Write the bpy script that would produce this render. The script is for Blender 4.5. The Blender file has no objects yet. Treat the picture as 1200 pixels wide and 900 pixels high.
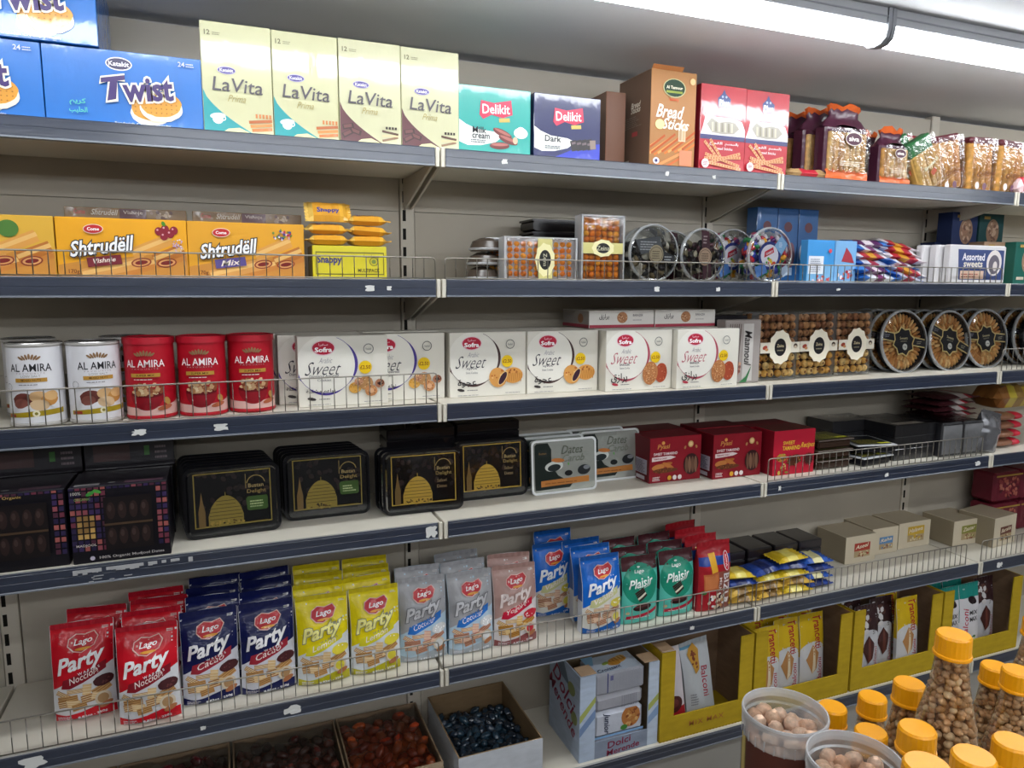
import bpy, math, random
from mathutils import Vector, Matrix
from mathutils.geometry import tessellate_polygon
random.seed(7)
SC = bpy.context.scene
COL = SC.collection
PI = math.pi

# ---------------------------------------------------------------- camera, world, lights, exposure
F_PX = 846.33
R_ = Vector((0.92785929, -0.37289274, 0.00530466)); U_ = Vector((0.04620129, 0.12905288, 0.99056085)); W_ = Vector((0.37005754, 0.918856, -0.13697104))
CAM = Vector((-0.49, 0.0, 1.56))
cd = bpy.data.cameras.new('camera'); cam = bpy.data.objects.new('camera', cd); COL.objects.link(cam)
m = Matrix((R_, U_, -W_)).transposed().to_4x4(); m.translation = CAM
cam.matrix_world = m
cd.sensor_width = 36; cd.lens = F_PX * 36 / 1200; cd.clip_start = 0.02; cd.clip_end = 60
SC.camera = cam
SC.view_settings.view_transform = 'Standard'; SC.view_settings.look = 'None'
SC.view_settings.gamma = 1; SC.view_settings.use_curve_mapping = False
SC.view_settings.exposure = 0.47
wd = bpy.data.worlds.new('room_air'); SC.world = wd; wd.use_nodes = True
wd.node_tree.nodes['Background'].inputs[0].default_value = (0.75, 0.8, 0.9, 1)
wd.node_tree.nodes['Background'].inputs[1].default_value = 0.10
LAMP_E = 14.0          # the battens' tube strength

def px(x, y, Y):       # where the sight line through a photograph pixel meets the upright plane at depth Y
    d = W_ + (x - 600) / F_PX * R_ + (450 - y) / F_PX * U_
    return CAM + d * (Y / d.y)
def pz(x, y, Z):       # ... and the level plane at height Z
    d = W_ + (x - 600) / F_PX * R_ + (450 - y) / F_PX * U_
    return CAM + d * ((Z - CAM.z) / d.z)

# ---------------------------------------------------------------- materials
def lin(c):
    if isinstance(c, str):
        c = c.lstrip('#'); c = c if len(c) == 6 else ''.join(k + k for k in c); c = [int(c[i:i+2], 16) / 255 for i in (0, 2, 4)]
    return tuple((v / 12.92 if v <= .04045 else ((v + .055) / 1.055) ** 2.4) for v in c[:3]) + (1.0,)
def mat(name, rough=.5, spec=.5, metal=0., coat=0., coat_rough=.1, bump=0., bscale=60., vary=.0, vscale=8., stretch=(1,1,1), sss=0.):
    M_ = bpy.data.materials.new(name); M_.use_nodes = True
    nt = M_.node_tree; n = nt.nodes; l = nt.links; b = n['Principled BSDF']
    a = n.new('ShaderNodeAttribute'); a.attribute_name = 'Col'
    tc = n.new('ShaderNodeTexCoord'); mp = n.new('ShaderNodeMapping'); mp.inputs['Scale'].default_value = stretch
    l.new(tc.outputs['Object'], mp.inputs[0])
    src = a.outputs['Color']
    if vary:
        t = n.new('ShaderNodeTexNoise'); t.inputs['Scale'].default_value = vscale; t.inputs['Detail'].default_value = 4
        l.new(mp.outputs[0], t.inputs['Vector'])
        r = n.new('ShaderNodeMapRange'); r.inputs[1].default_value = .3; r.inputs[2].default_value = .7
        r.inputs[3].default_value = 1 - vary; r.inputs[4].default_value = 1 + vary * .5
        l.new(t.outputs['Fac'], r.inputs[0])
        x = n.new('ShaderNodeVectorMath'); x.operation = 'SCALE'
        l.new(src, x.inputs[0]); l.new(r.outputs[0], x.inputs['Scale']); src = x.outputs[0]
    l.new(src, b.inputs['Base Color'])
    b.inputs['Roughness'].default_value = rough; b.inputs['Specular IOR Level'].default_value = spec
    b.inputs['Metallic'].default_value = metal; b.inputs['Coat Weight'].default_value = coat; b.inputs['Coat Roughness'].default_value = coat_rough
    if bump:
        t = n.new('ShaderNodeTexNoise'); t.inputs['Scale'].default_value = bscale; t.inputs['Detail'].default_value = 3
        l.new(mp.outputs[0], t.inputs['Vector'])
        bp = n.new('ShaderNodeBump'); bp.inputs['Strength'].default_value = bump; bp.inputs['Distance'].default_value = .004
        l.new(t.outputs['Fac'], bp.inputs['Height']); l.new(bp.outputs[0], b.inputs['Normal'])
        if coat: l.new(bp.outputs[0], b.inputs['Coat Normal'])
    return M_
def clear(name, tint=(.93, .95, .96), gloss=.09, rough=.08, bump=.25, bscale=25., haze=0.0):
    M_ = bpy.data.materials.new(name); M_.use_nodes = True
    nt = M_.node_tree; n = nt.nodes; l = nt.links; n.remove(n['Principled BSDF'])
    out = n['Material Output']
    tr = n.new('ShaderNodeBsdfTransparent'); tr.inputs[0].default_value = tint + (1,)
    gl = n.new('ShaderNodeBsdfGlossy'); gl.inputs['Roughness'].default_value = rough
    df = n.new('ShaderNodeBsdfDiffuse'); df.inputs[0].default_value = (.8, .82, .84, 1)
    lw = n.new('ShaderNodeLayerWeight'); lw.inputs[0].default_value = .35
    mr = n.new('ShaderNodeMapRange'); mr.inputs[3].default_value = gloss; mr.inputs[4].default_value = .75
    l.new(lw.outputs['Fresnel'], mr.inputs[0])
    mx = n.new('ShaderNodeMixShader'); l.new(mr.outputs[0], mx.inputs[0]); l.new(tr.outputs[0], mx.inputs[1]); l.new(gl.outputs[0], mx.inputs[2])
    m2 = n.new('ShaderNodeMixShader'); m2.inputs[0].default_value = haze; l.new(mx.outputs[0], m2.inputs[1]); l.new(df.outputs[0], m2.inputs[2])
    l.new(m2.outputs[0], out.inputs[0])
    tc = n.new('ShaderNodeTexCoord'); t = n.new('ShaderNodeTexNoise'); t.inputs['Scale'].default_value = bscale
    l.new(tc.outputs['Object'], t.inputs['Vector'])
    bp = n.new('ShaderNodeBump'); bp.inputs['Strength'].default_value = bump; bp.inputs['Distance'].default_value = .006
    l.new(t.outputs['Fac'], bp.inputs['Height']); l.new(bp.outputs[0], gl.inputs['Normal']); l.new(bp.outputs[0], lw.inputs['Normal'])
    return M_
MT = dict(
    carton=mat('printed_carton', .42, .28, bump=.04, bscale=9, vary=.05, vscale=5),
    wrap=mat('carton_under_film', .35, .5, coat=1., coat_rough=.07, bump=.3, bscale=26, stretch=(1, 1, .4), vary=.05),
    foil=mat('foil_pouch', .4, .22, coat=.3, coat_rough=.07, bump=.55, bscale=24, vary=.06),
    silver=mat('silver_foil', .25, .6, metal=.55, coat=.3, bump=.4, bscale=30),
    matte=mat('plain_paper', .75, .25, vary=.06, bump=.05, bscale=80),
    board=mat('cardboard', .8, .2, vary=.12, vscale=20, bump=.1, bscale=120, stretch=(1, 1, 3)),
    plast=mat('moulded_plastic', .3, .5, bump=.03),
    blackp=mat('black_plastic', .16, .35, bump=.05, bscale=20),
    rail=mat('price_rail_plastic', .35, .5, coat=1., coat_rough=.17, bump=.05, bscale=60, vary=.25, vscale=14, stretch=(.25, 1, 3)),
    enamel=mat('enamelled_steel', .42, .4, vary=.06, vscale=3, bump=.03),
    panel=mat('panel_enamel', .5, .35, vary=.08, vscale=2.5, bump=.03),
    wire=mat('chromed_wire', .28, .6, metal=.85),
    food=mat('baked_food', .6, .35, vary=.35, vscale=70, bump=.5, bscale=220),
    date=mat('sticky_fruit', .22, .5, coat=.6, bump=.6, bscale=120, vary=.3, vscale=50),
    nut=mat('nut_skin', .45, .4, vary=.3, vscale=130, bump=.3, bscale=260),
    paint=mat('wall_paint', .7, .3, vary=.05, vscale=1.5, bump=.05, bscale=40),
    ceil=mat('ceiling_paint', .6, .3, vary=.1, vscale=1.2, bump=.05, bscale=30),
    floor=mat('floor_vinyl', .4, .4, vary=.15, vscale=5),
    clear=clear('clear_plastic', gloss=.035, bump=.12), pet=clear('bottle_plastic', (.985, .985, .985), .04, .05, .1, 30.),
    film=clear('crinkled_film', (.97, .975, .98), .07, .1, .7, 40.),
    frost=clear('frosted_plastic', (.95, .96, .97), .1, .25, .1, 30., haze=.3),
)
tm = bpy.data.materials.new('lamp_diffuser'); tm.use_nodes = True
b_ = tm.node_tree.nodes['Principled BSDF']; b_.inputs['Base Color'].default_value = (.9, .9, .9, 1)
b_.inputs['Emission Color'].default_value = (.93, .97, 1, 1); b_.inputs['Emission Strength'].default_value = LAMP_E
MT['glow'] = tm

# ---------------------------------------------------------------- mesh collector: several shapes -> ONE mesh object
class MB:
    def __init__(s): s.v = []; s.f = []; s.c = []; s.m = []; s.s = []; s.mats = []
    def mi(s, m):
        if m not in s.mats: s.mats.append(m)
        return s.mats.index(m)
    def add(s, vs, fs, col, m='carton', smooth=False):
        o = len(s.v); s.v += [tuple(p) for p in vs]; k = s.mi(m); c = col if isinstance(col, tuple) and len(col) == 4 else lin(col)
        for f in fs: s.f.append([i + o for i in f]); s.c.append(c); s.m.append(k); s.s.append(smooth)
    def box(s, x0, x1, y0, y1, z0, z1, col, m='carton', bev=0., fc=None):
        cols = fc or {}
        if bev <= 0:
            vs = [(x, y, z) for z in (z0, z1) for y in (y0, y1) for x in (x0, x1)]
            F = dict(bottom=(0, 2, 3, 1), top=(4, 5, 7, 6), front=(0, 1, 5, 4), back=(2, 6, 7, 3), left=(0, 4, 6, 2), right=(1, 3, 7, 5))
            for k, f in F.items(): s.add([vs[i] for i in f], [(0, 1, 2, 3)], cols.get(k, col), m)
            return
        b = bev; V = {}
        vs = []
        for i, x in enumerate((x0, x1)):
            for j, y in enumerate((y0, y1)):
                for k, z in enumerate((z0, z1)):
                    sx, sy, sz = (1, -1)[i] * b, (1, -1)[j] * b, (1, -1)[k] * b
                    V[i, j, k] = [(x, y + sy, z + sz), (x + sx, y, z + sz), (x + sx, y + sy, z)]
        q = lambda a, ks, cl: s.add([V[k][a] for k in ks], [(0, 1, 2, 3)], cl, m)
        g = lambda n_: cols.get(n_, col)
        q(0, [(0,0,0),(0,0,1),(0,1,1),(0,1,0)], g('left')); q(0, [(1,0,0),(1,1,0),(1,1,1),(1,0,1)], g('right'))
        q(1, [(0,0,0),(1,0,0),(1,0,1),(0,0,1)], g('front')); q(1, [(0,1,0),(0,1,1),(1,1,1),(1,1,0)], g('back'))
        q(2, [(0,0,0),(0,1,0),(1,1,0),(1,0,0)], g('bottom')); q(2, [(0,0,1),(1,0,1),(1,1,1),(0,1,1)], g('top'))
        for i in (0, 1):
            for j in (0, 1): s.add([V[i,j,0][0], V[i,j,0][1], V[i,j,1][1], V[i,j,1][0]], [(0,1,2,3)], col, m)
            for k in (0, 1): s.add([V[i,0,k][0], V[i,0,k][2], V[i,1,k][2], V[i,1,k][0]], [(0,1,2,3)], col, m)
        for j in (0, 1):
            for k in (0, 1): s.add([V[0,j,k][1], V[0,j,k][2], V[1,j,k][2], V[1,j,k][1]], [(0,1,2,3)], col, m)
        for t in V.values(): s.add(t, [(0, 1, 2)], col, m)
    def lathe(s, prof, n, col, m='plast', axis='z', c=(0, 0, 0), smooth=True, cap=True):   # prof: (r, h[, colour])
        c0 = len(s.v)
        P = []
        for pr in prof:
            for k in range(n):
                a = 2 * PI * k / n; r, h = pr[0], pr[1]
                p = (r * math.cos(a), r * math.sin(a), h) if axis == 'z' else (r * math.cos(a), h, r * math.sin(a))
                P.append((p[0] + c[0], p[1] + c[1], p[2] + c[2]))
        for j in range(len(prof) - 1):
            cl = prof[j][2] if len(prof[j]) > 2 else col
            s.add([P[j*n + k] for k in range(n)] + [P[(j+1)*n + k] for k in range(n)], [(k, (k+1) % n, n + (k+1) % n, n + k) for k in range(n)], cl, m, smooth)
        if cap:
            for j in (0, len(prof) - 1):
                if prof[j][0] > 1e-5: s.add([P[j*n + k] for k in range(n)], [tuple(range(n))], prof[j][2] if len(prof[j]) > 2 else col, m)
    def tube(s, pts, r, col, m='wire', n=5):
        pts = [Vector(p) for p in pts]; rings = []
        for i, p in enumerate(pts):
            d = (pts[min(i+1, len(pts)-1)] - pts[max(i-1, 0)]).normalized()
            a = d.orthogonal().normalized(); b = d.cross(a)
            if rings:
                a = (pa - d * pa.dot(d)).normalized(); b = d.cross(a)
            pa = a; rings.append([p + (a * math.cos(2*PI*k/n) + b * math.sin(2*PI*k/n)) * r for k in range(n)])
        vs = [q for rg in rings for q in rg]
        fs = [(i*n + k, i*n + (k+1) % n, (i+1)*n + (k+1) % n, (i+1)*n + k) for i in range(len(pts)-1) for k in range(n)]
        fs += [tuple(range(n))[::-1], tuple(range(len(vs)-n, len(vs)))]
        s.add(vs, fs, col, m, True)
    def blob(s, c, r, col, m='food', nu=8, nv=5, rot=None, noise=0., rnd=random):
        vs = []; R3 = rot
        for j in range(1, nv):
            t = PI * j / nv
            for i in range(nu):
                a = 2 * PI * i / nu; k = 1 + (rnd.random() - .5) * noise
                vs.append(Vector((math.sin(t) * math.cos(a) * r[0] * k, math.sin(t) * math.sin(a) * r[1] * k, math.cos(t) * r[2] * k)))
        vs = [Vector((0, 0, r[2]))] + vs + [Vector((0, 0, -r[2]))]
        if R3 is not None: vs = [R3 @ v for v in vs]
        vs = [v + Vector(c) for v in vs]
        fs = [(0, 1 + i, 1 + (i+1) % nu) for i in range(nu)]
        for j in range(nv - 2):
            o = 1 + j * nu; fs += [(o + i, o + nu + i, o + nu + (i+1) % nu, o + (i+1) % nu) for i in range(nu)]
        o = 1 + (nv - 2) * nu; L = len(vs) - 1
        fs += [(o + i, L, o + (i+1) % nu) for i in range(nu)]
        s.add(vs, fs, col, m, True)
    def grid(s, nodes, nx, ny, col, m='foil', smooth=True, flip=False):     # nodes[j*(nx+1)+i]
        fs = []
        for j in range(ny):
            for i in range(nx):
                a = j * (nx+1) + i; f = (a, a+1, a+nx+2, a+nx+1); fs.append(f[::-1] if flip else f)
        s.add(nodes, fs, col, m, smooth)
    def mesh(s, name):
        me = bpy.data.meshes.new(name); me.from_pydata(s.v, [], s.f)
        for k in s.mats: me.materials.append(MT[k])
        me.polygons.foreach_set('material_index', s.m); me.polygons.foreach_set('use_smooth', s.s)
        at = me.color_attributes.new('Col', 'FLOAT_COLOR', 'CORNER'); buf = []
        for f, c in zip(s.f, s.c): buf.extend(c * len(f))
        at.data.foreach_set('color', buf); me.update(); return me
    def build(s, name, parent=None, loc=(0, 0, 0), rot=(0, 0, 0)):
        o = bpy.data.objects.new(name, s.mesh(name)); COL.objects.link(o)
        o.location = loc; o.rotation_euler = rot
        if parent: o.parent = parent
        return o

def tag(o, label, cat, group=None, kind=None):
    if label: o['label'] = label
    if cat: o['category'] = cat
    if group: o['group'] = group
    if kind: o['kind'] = kind
    return o
def put(o, loc, rot=(0, 0, 0), label=None, cat=None, group=None):
    o.location = loc; o.rotation_euler = rot; return tag(o, label, cat, group)
def empty(name, loc=(0, 0, 0), rot=(0, 0, 0)):
    o = bpy.data.objects.new(name, None); COL.objects.link(o); o.location = loc; o.rotation_euler = rot; o.empty_display_size = .05; return o
KIDS = {}
def kids(o): return [c for c in bpy.data.objects if c.parent == o] if o.name not in KIDS else KIDS[o.name]
def dup(o, par=None):
    c = o.copy(); COL.objects.link(c)
    for k in ('label', 'category', 'group'):
        if par is None and k in c: del c[k]
    if par: c.parent = par
    src = kids(o); KIDS[o.name] = src; new = [dup(ch, c) for ch in src]; KIDS[c.name] = new
    return c
PROTO = {}
def inst(key, make):
    if key not in PROTO:
        PROTO[key] = make(); return PROTO[key]
    return dup(PROTO[key])

# ---------------------------------------------------------------- flat print: shapes and lettering laid on a package face
TX = {}
def text_tris(body, bold=0., shear=0., space=1.):
    k = (body, bold, shear, space)
    if k in TX: return TX[k]
    c = bpy.data.curves.new('lettering', 'FONT'); c.body = body; c.offset = bold; c.shear = shear; c.space_character = space
    c.resolution_u = 2
    o = bpy.data.objects.new('lettering', c)
    me = o.to_mesh(); me.calc_loop_triangles()
    vs = [(v.co.x, v.co.y) for v in me.vertices]; ts = [tuple(t.vertices) for t in me.loop_triangles]
    o.to_mesh_clear(); bpy.data.objects.remove(o); bpy.data.curves.remove(c)
    if not vs: vs = [(0, 0), (1, 0), (1, 1)]; ts = []
    xs = [v[0] for v in vs]; ys = [v[1] for v in vs]
    TX[k] = (vs, ts, min(xs), max(xs), min(ys), max(ys)); return TX[k]
class Art:
    def __init__(s): s.el = []; s.part = 'printed_picture'
    def P(s, part): s.part = part; return s
    def tris(s, vs, ts, col): s.el.append((s.part, vs, ts, lin(col)))
    def poly(s, pts, col):
        t = tessellate_polygon([[Vector((x, y, 0)) for x, y in pts]])
        s.tris(pts, [tuple(i) for i in t], col); return s
    def rect(s, x0, y0, x1, y1, col, rot=0., cx=None, cy=None):
        p = [(x0, y0), (x1, y0), (x1, y1), (x0, y1)]
        if rot:
            cx = (x0 + x1) / 2 if cx is None else cx; cy = (y0 + y1) / 2 if cy is None else cy
            c, n = math.cos(rot), math.sin(rot); p = [(cx + (x-cx)*c - (y-cy)*n, cy + (x-cx)*n + (y-cy)*c) for x, y in p]
        s.tris(p, [(0, 1, 2), (0, 2, 3)], col); return s
    def ell(s, cx, cy, rx, ry, col, rot=0., n=20, a0=0., a1=2*PI, jit=0.):
        c, q = math.cos(rot), math.sin(rot); vs = [(cx, cy)]; full = abs(a1 - a0 - 2*PI) < 1e-6
        for k in range(n + (0 if full else 1)):
            a = a0 + (a1 - a0) * k / n; j = 1 + (random.random() - .5) * jit; x, y = rx * math.cos(a) * j, ry * math.sin(a) * j
            vs.append((cx + x*c - y*q, cy + x*q + y*c))
        ts = [(0, 1 + k, 1 + (k+1) % n if full else 2 + k) for k in range(n)]
        s.tris(vs, ts, col); return s
    def ring(s, cx, cy, r0, r1, col, a0=0., a1=2*PI, n=32, sy=1.):
        vs = []; ts = []
        for k in range(n + 1):
            a = a0 + (a1 - a0) * k / n
            vs += [(cx + r0*math.cos(a), cy + r0*math.sin(a)*sy), (cx + r1*math.cos(a), cy + r1*math.sin(a)*sy)]
            if k < n: ts += [(2*k, 2*k+1, 2*k+3), (2*k, 2*k+3, 2*k+2)]
        s.tris(vs, ts, col); return s
    def crescent(s, cx, cy, r, th, col, a0, a1, n=24):
        vs = []; ts = []
        for k in range(n + 1):
            t = k / n; a = a0 + (a1-a0)*t; w = th * math.sin(PI * t)
            vs += [((r - w*.3)*math.cos(a)+cx, (r - w*.3)*math.sin(a)+cy), ((r + w*.7)*math.cos(a)+cx, (r + w*.7)*math.sin(a)+cy)]
            if k < n: ts += [(2*k, 2*k+1, 2*k+3), (2*k, 2*k+3, 2*k+2)]
        s.tris(vs, ts, col); return s
    def text(s, body, cx, cy, W, col, H=None, bold=0.01, shear=0., rot=0., out=None, ow=.035, space=1., arc=0.):
        base = text_tris(body, bold, shear, space)
        def lay(tt, col):
            vs, ts, x0, x1, y0, y1 = tt; b0, b1, c0, c1 = base[2:]
            k = W / (b1 - b0); ky = k if H is None else H / (c1 - c0)
            mx, my = (b0 + b1) / 2, (c0 + c1) / 2; c, q = math.cos(rot), math.sin(rot)
            L = []
            for x, y in vs:
                x, y = (x - mx) * k, (y - my) * ky
                y -= arc * (x / W * 2) ** 2
                L.append((cx + x*c - y*q, cy + x*q + y*c))
            s.tris(L, ts, col)
        p = s.part; s.part = p
        if out: lay(text_tris(body, bold + ow, shear, space), out)
        lay(base, col); return s
    def lines(s, x0, y0, x1, y1, n, col, fill=.45, ragged=.3):     # rows of fine print too small to read
        dy = (y1 - y0) / n
        for k in range(n):
            e = x1 - (x1 - x0) * random.random() * ragged; x = x0
            while x < e - .004:
                w = min((x1-x0) * random.uniform(.06, .2), e - x); s.rect(x, y0 + k*dy, x + w, y0 + k*dy + dy*fill, col); x += w + (x1-x0)*.025
        return s
    def dots(s, cx, cy, rx, ry, n, r, cols, nn=6, rot=0.):
        for _ in range(n):
            a = random.random() * 2 * PI; q = math.sqrt(random.random()) * .92; x, y = rx*q*math.cos(a), ry*q*math.sin(a)
            c, z = math.cos(rot), math.sin(rot)
            s.ell(cx + x*c - y*z, cy + x*z + y*c, r * random.uniform(.6, 1.2), r * random.uniform(.5, 1.), random.choice(cols), random.random()*3, nn)
        return s

def clip(poly, ax, lim, keep_less):
    out = []
    for i in range(len(poly)):
        a, b = poly[i], poly[(i+1) % len(poly)]
        ia = (a[ax] <= lim) == keep_less or a[ax] == lim; ib = (b[ax] <= lim) == keep_less or b[ax] == lim
        if ia: out.append(a)
        if ia != ib:
            t = (lim - a[ax]) / (b[ax] - a[ax]); p = [a[0] + (b[0]-a[0])*t, a[1] + (b[1]-a[1])*t]; p[ax] = lim; out.append(tuple(p))
    return out
def lay_print(art, S, parent, scale=1., gx=None, gy=None, off=.0004, step=.00007, m='carton', lim=None):
    # S(x, y, off) -> 3-D; gx, gy = sorted cell borders of a folded or rounded face (metres)
    parts = {}; k = 0
    for part, vs, ts, col in art.el:
        k += 1; o = off + step * k
        mb = parts.setdefault(part, MB())
        vs = [(x * scale, y * scale) for x, y in vs]
        if lim or gx or gy:
            X0, X1, Y0, Y1 = lim if lim else (-9, 9, -9, 9)
            nv = []; nf = []; idx = {}
            for t in ts:
                P = [vs[i] for i in t]
                for ax, l_, kl in ((0, X0, False), (0, X1, True), (1, Y0, False), (1, Y1, True)):
                    if P: P = clip(P, ax, l_, kl)
                if len(P) < 3: continue
                cells = [P]
                for ax, g in ((0, gx), (1, gy)):
                    if not g: continue
                    nc = []
                    for C_ in cells:
                        lo, hi = min(p[ax] for p in C_), max(p[ax] for p in C_)
                        cuts = [c for c in g if lo + 1e-7 < c < hi - 1e-7]; rest = C_
                        for c in cuts:
                            A_ = clip(rest, ax, c, True); rest = clip(rest, ax, c, False)
                            if len(A_) >= 3: nc.append(A_)
                        if len(rest) >= 3: nc.append(rest)
                    cells = nc
                for C_ in cells:
                    f = []
                    for p in C_:
                        kk = (round(p[0], 6), round(p[1], 6))
                        if kk not in idx: idx[kk] = len(nv); nv.append(p)
                        if not f or f[-1] != idx[kk]: f.append(idx[kk])
                    if len(f) > 1 and f[0] == f[-1]: f.pop()
                    if len(set(f)) >= 3: nf.append(tuple(f))
            if nf: mb.add([S(x, y, o) for x, y in nv], nf, col, m, bool(gx))
        else:
            mb.add([S(x, y, o) for x, y in vs], ts, col, m)
    res = []
    for p, mb in parts.items():
        if mb.f: res.append(mb.build(p, parent))
    return res
def front(w, y=0.): return lambda a, b, o: (a - w/2, y - o, b)
def left(w, d): return lambda a, b, o: (-w/2 - o, d - a, b)
def top(w, h): return lambda a, b, o: (a - w/2, b, h + o)

def carton(w, h, d, base, art, name='biscuit_carton', m='carton', faces=None, side=None, topart=None, bev=.0012):
    mb = MB(); mb.box(-w/2, w/2, 0, d, 0, h, base, m, bev, faces); o = mb.build(name)
    if art: lay_print(art, front(w), o, w, m=m, lim=(0.001, w-.001, 0.001, h-.001))
    if side: lay_print(side, left(w, d), o, d, m=m, lim=(0.001, d-.001, .001, h-.001))
    if topart: lay_print(topart, top(w, h), o, w, m=m, lim=(.001, w-.001, .001, d-.001))
    return o
ORD = ['first', 'second', 'third', 'fourth', 'fifth', 'sixth', 'seventh', 'eighth', 'ninth', 'tenth', 'eleventh', 'twelfth']

# ---------------------------------------------------------------- the room
YF, YB = 1.673, 2.0
ZT = [0, 1.871, 1.569, 1.268, 0.971, 0.577, 0.198]        # the tops of the shelf boards, top shelf first
def struct(mb, name): return tag(mb.build(name), None, None, kind='structure')
CEIL = 2.19
mb = MB(); mb.box(-3.2, 4.6, -2.6, 2.12, -.05, 0, '#8f8b85', 'floor'); struct(mb, 'floor')
mb = MB(); mb.box(-3.2, 4.6, -2.6, 2.12, CEIL, CEIL + .05, '#dcdcde', 'ceil'); struct(mb, 'ceiling')
mb = MB(); mb.box(-3.2, 4.6, 2.06, 2.12, 0, CEIL, '#b8b4b0', 'paint'); struct(mb, 'wall_back')
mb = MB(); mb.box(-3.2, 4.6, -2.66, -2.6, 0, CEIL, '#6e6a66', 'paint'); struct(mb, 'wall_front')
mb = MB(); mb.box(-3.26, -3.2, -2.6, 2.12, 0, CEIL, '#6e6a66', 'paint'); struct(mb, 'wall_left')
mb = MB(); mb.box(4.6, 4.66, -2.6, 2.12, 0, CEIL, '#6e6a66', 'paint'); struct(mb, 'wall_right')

def batten(x0, x1, y, label):
    t = empty('strip_light', ((x0 + x1) / 2, y, CEIL)); tag(t, label, 'lamp', 'strip lights under the ceiling')
    L = (x1 - x0) / 2 - .012
    mb = MB(); mb.box(-L, L, -.035, .035, -.04, -.0005, '#a9abb0', 'enamel', .003); mb.box(-L, L, -.0365, -.035, -.022, -.019, '#8e9096', 'enamel'); mb.build('housing', t)
    mb = MB(); n = 8; vs = []
    for x in (-L, L):
        for k in range(n + 1):
            a = PI * k / n; vs.append((x, -.034 * math.cos(a), -.0402 - .034 * math.sin(a) ** .7))
    mb.add(vs, [(k, k+1, n+2+k, n+1+k) for k in range(n)] + [tuple(range(n+1)), tuple(range(n+1, 2*n+2))], '#ffffff', 'glow', True)
    mb.build('diffuser', t)
    for sx in (-1, 1):
        mb = MB(); vs = []; X = sx * L
        for x in (X, X + sx * .011):
            vs += [(x, -.037, -.001), (x, -.037, -.046)] + [(x, -.037 * math.cos(PI*k/6), -.044 - .035 * math.sin(PI*k/6) ** .7) for k in range(1, 6)] + [(x, .037, -.046), (x, .037, -.001)]
        n = 9; mb.add(vs, [(k, (k+1) % n, n + (k+1) % n, n + k) for k in range(n)] + [tuple(range(n)), tuple(range(n, 2*n))], '#8d9096', 'enamel'); mb.build('end_cap', t)
LX = 0.965
batten(LX - 1.2, LX, 1.335, 'long white strip light left of the joint, running above the shelf fronts')
batten(LX, LX + 1.2, 1.335, 'white strip light right of the joint at the top right corner')
batten(LX + 1.2, LX + 2.4, 1.335, 'far strip light in line with the two visible ones, out past the right edge')
batten(LX - 2.4, LX - 1.2, 1.335, 'strip light in the same line above the left end of the shelves')
for x in (-.8, .4, 1.6, 2.8): batten(x, x + 1.2, .08, 'unseen strip light added over the aisle, mirrored in the top rail')  # out-of-view row added as room light, placed to reflect in the top rail
for y in (-1.0, -2.0):
    for x in (-2.6, -1.4, -.2, 1.0, 2.2): batten(x, x + 1.2, y, 'unseen strip light added behind the viewpoint to fill the shelf fronts')  # unseen rows added as fill, so the shelves are lit from the front

# ---------------------------------------------------------------- shelving
CREAM = '#c9c1b3'; NAVY = '#232c40'
def rail_mesh(bright=NAVY):
    mb = MB(); pr = [(.006, .0415), (-.0012, .0415), (-.0025, .0395), (-.0025, .037), (-.003, .0365), (-.003, .0225), (-.0024, .022), (-.0024, .0205), (-.003, .020), (-.003, .004), (-.0042, .003), (-.0042, .0), (.006, -.001)]
    cols = [NAVY] * 12; cols[10] = '#7c828c'; cols[9] = '#5c626e'; cols[0] = '#b9b7b0'
    for j in range(len(pr) - 1):
        a, b = pr[j], pr[j+1]; mb.add([(.013, a[0], a[1]), (.987, a[0], a[1]), (.987, b[0], b[1]), (.013, b[0], b[1])], [(0, 3, 2, 1)], cols[j], 'rail')
    return mb
def bay(k, label):
    t = empty('shelving_bay', (k, YF, 0)); tag(t, label, 'shelf', 'shelving bays along the wall')
    D = YB - YF
    for j in range(5):       # back panels
        z0 = .1 + j * .414; mb = MB(); mb.box(.022, .978, D, D + .012, z0 + .0006, z0 + .4134, '#b9b1a3', 'panel', .0006); mb.build('back_panel', t)
    mb = MB(); mb.box(-.02, .02, D - .006, D + .03, 0, 2.182, CREAM, 'enamel', .002); up = mb.build('upright', t)
    mb = MB()
    for i in range(40):
        z = .13 + i * .05
        mb.box(-.0135, -.0045, D - .0066, D - .0055, z, z + .03, '#14120f', 'matte'); mb.box(.0045, .0135, D - .0066, D - .0055, z, z + .03, '#14120f', 'matte') if False else None
    mb.build('slots', up)
    for s_, z in enumerate(ZT[1:]):
        mb = MB(); mb.box(.004, .996, .006, D - .008, z - .028, z, '#d8d2c4', 'enamel', .0015); sh = mb.build('shelf_board', t, (0, 0, 0))
        rm = rail_mesh(); r = rm.build('price_rail', sh, (0, 0, z - .04))
        for x0 in (.0022, .989):
            mb = MB(); mb.box(x0, x0 + .009, -.0045, .006, z - .042, z + .002, '#d5cfc0', 'enamel', .001); mb.build('rail_end', sh)
        if s_ < 5:
            for x0 in (.006, .988):
                mb = MB(); vs = [(x0 + a, y, zz) for a in (0, .006) for y, zz in ((.02, z - .03), (D - .01, z - .03), (D - .01, z - .11), (D - .06, z - .10))]
                mb.add(vs, [(0, 1, 2, 3), (7, 6, 5, 4), (0, 4, 5, 1), (1, 5, 6, 2), (2, 6, 7, 3), (3, 7, 4, 0)], '#bdb5a7', 'enamel'); mb.build('bracket', sh)
    mb = MB(); mb.box(.004, .996, .03, .05, 0, .168, '#a7a39b', 'enamel', .002); mb.build('kick_plate', t)
    return t
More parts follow.
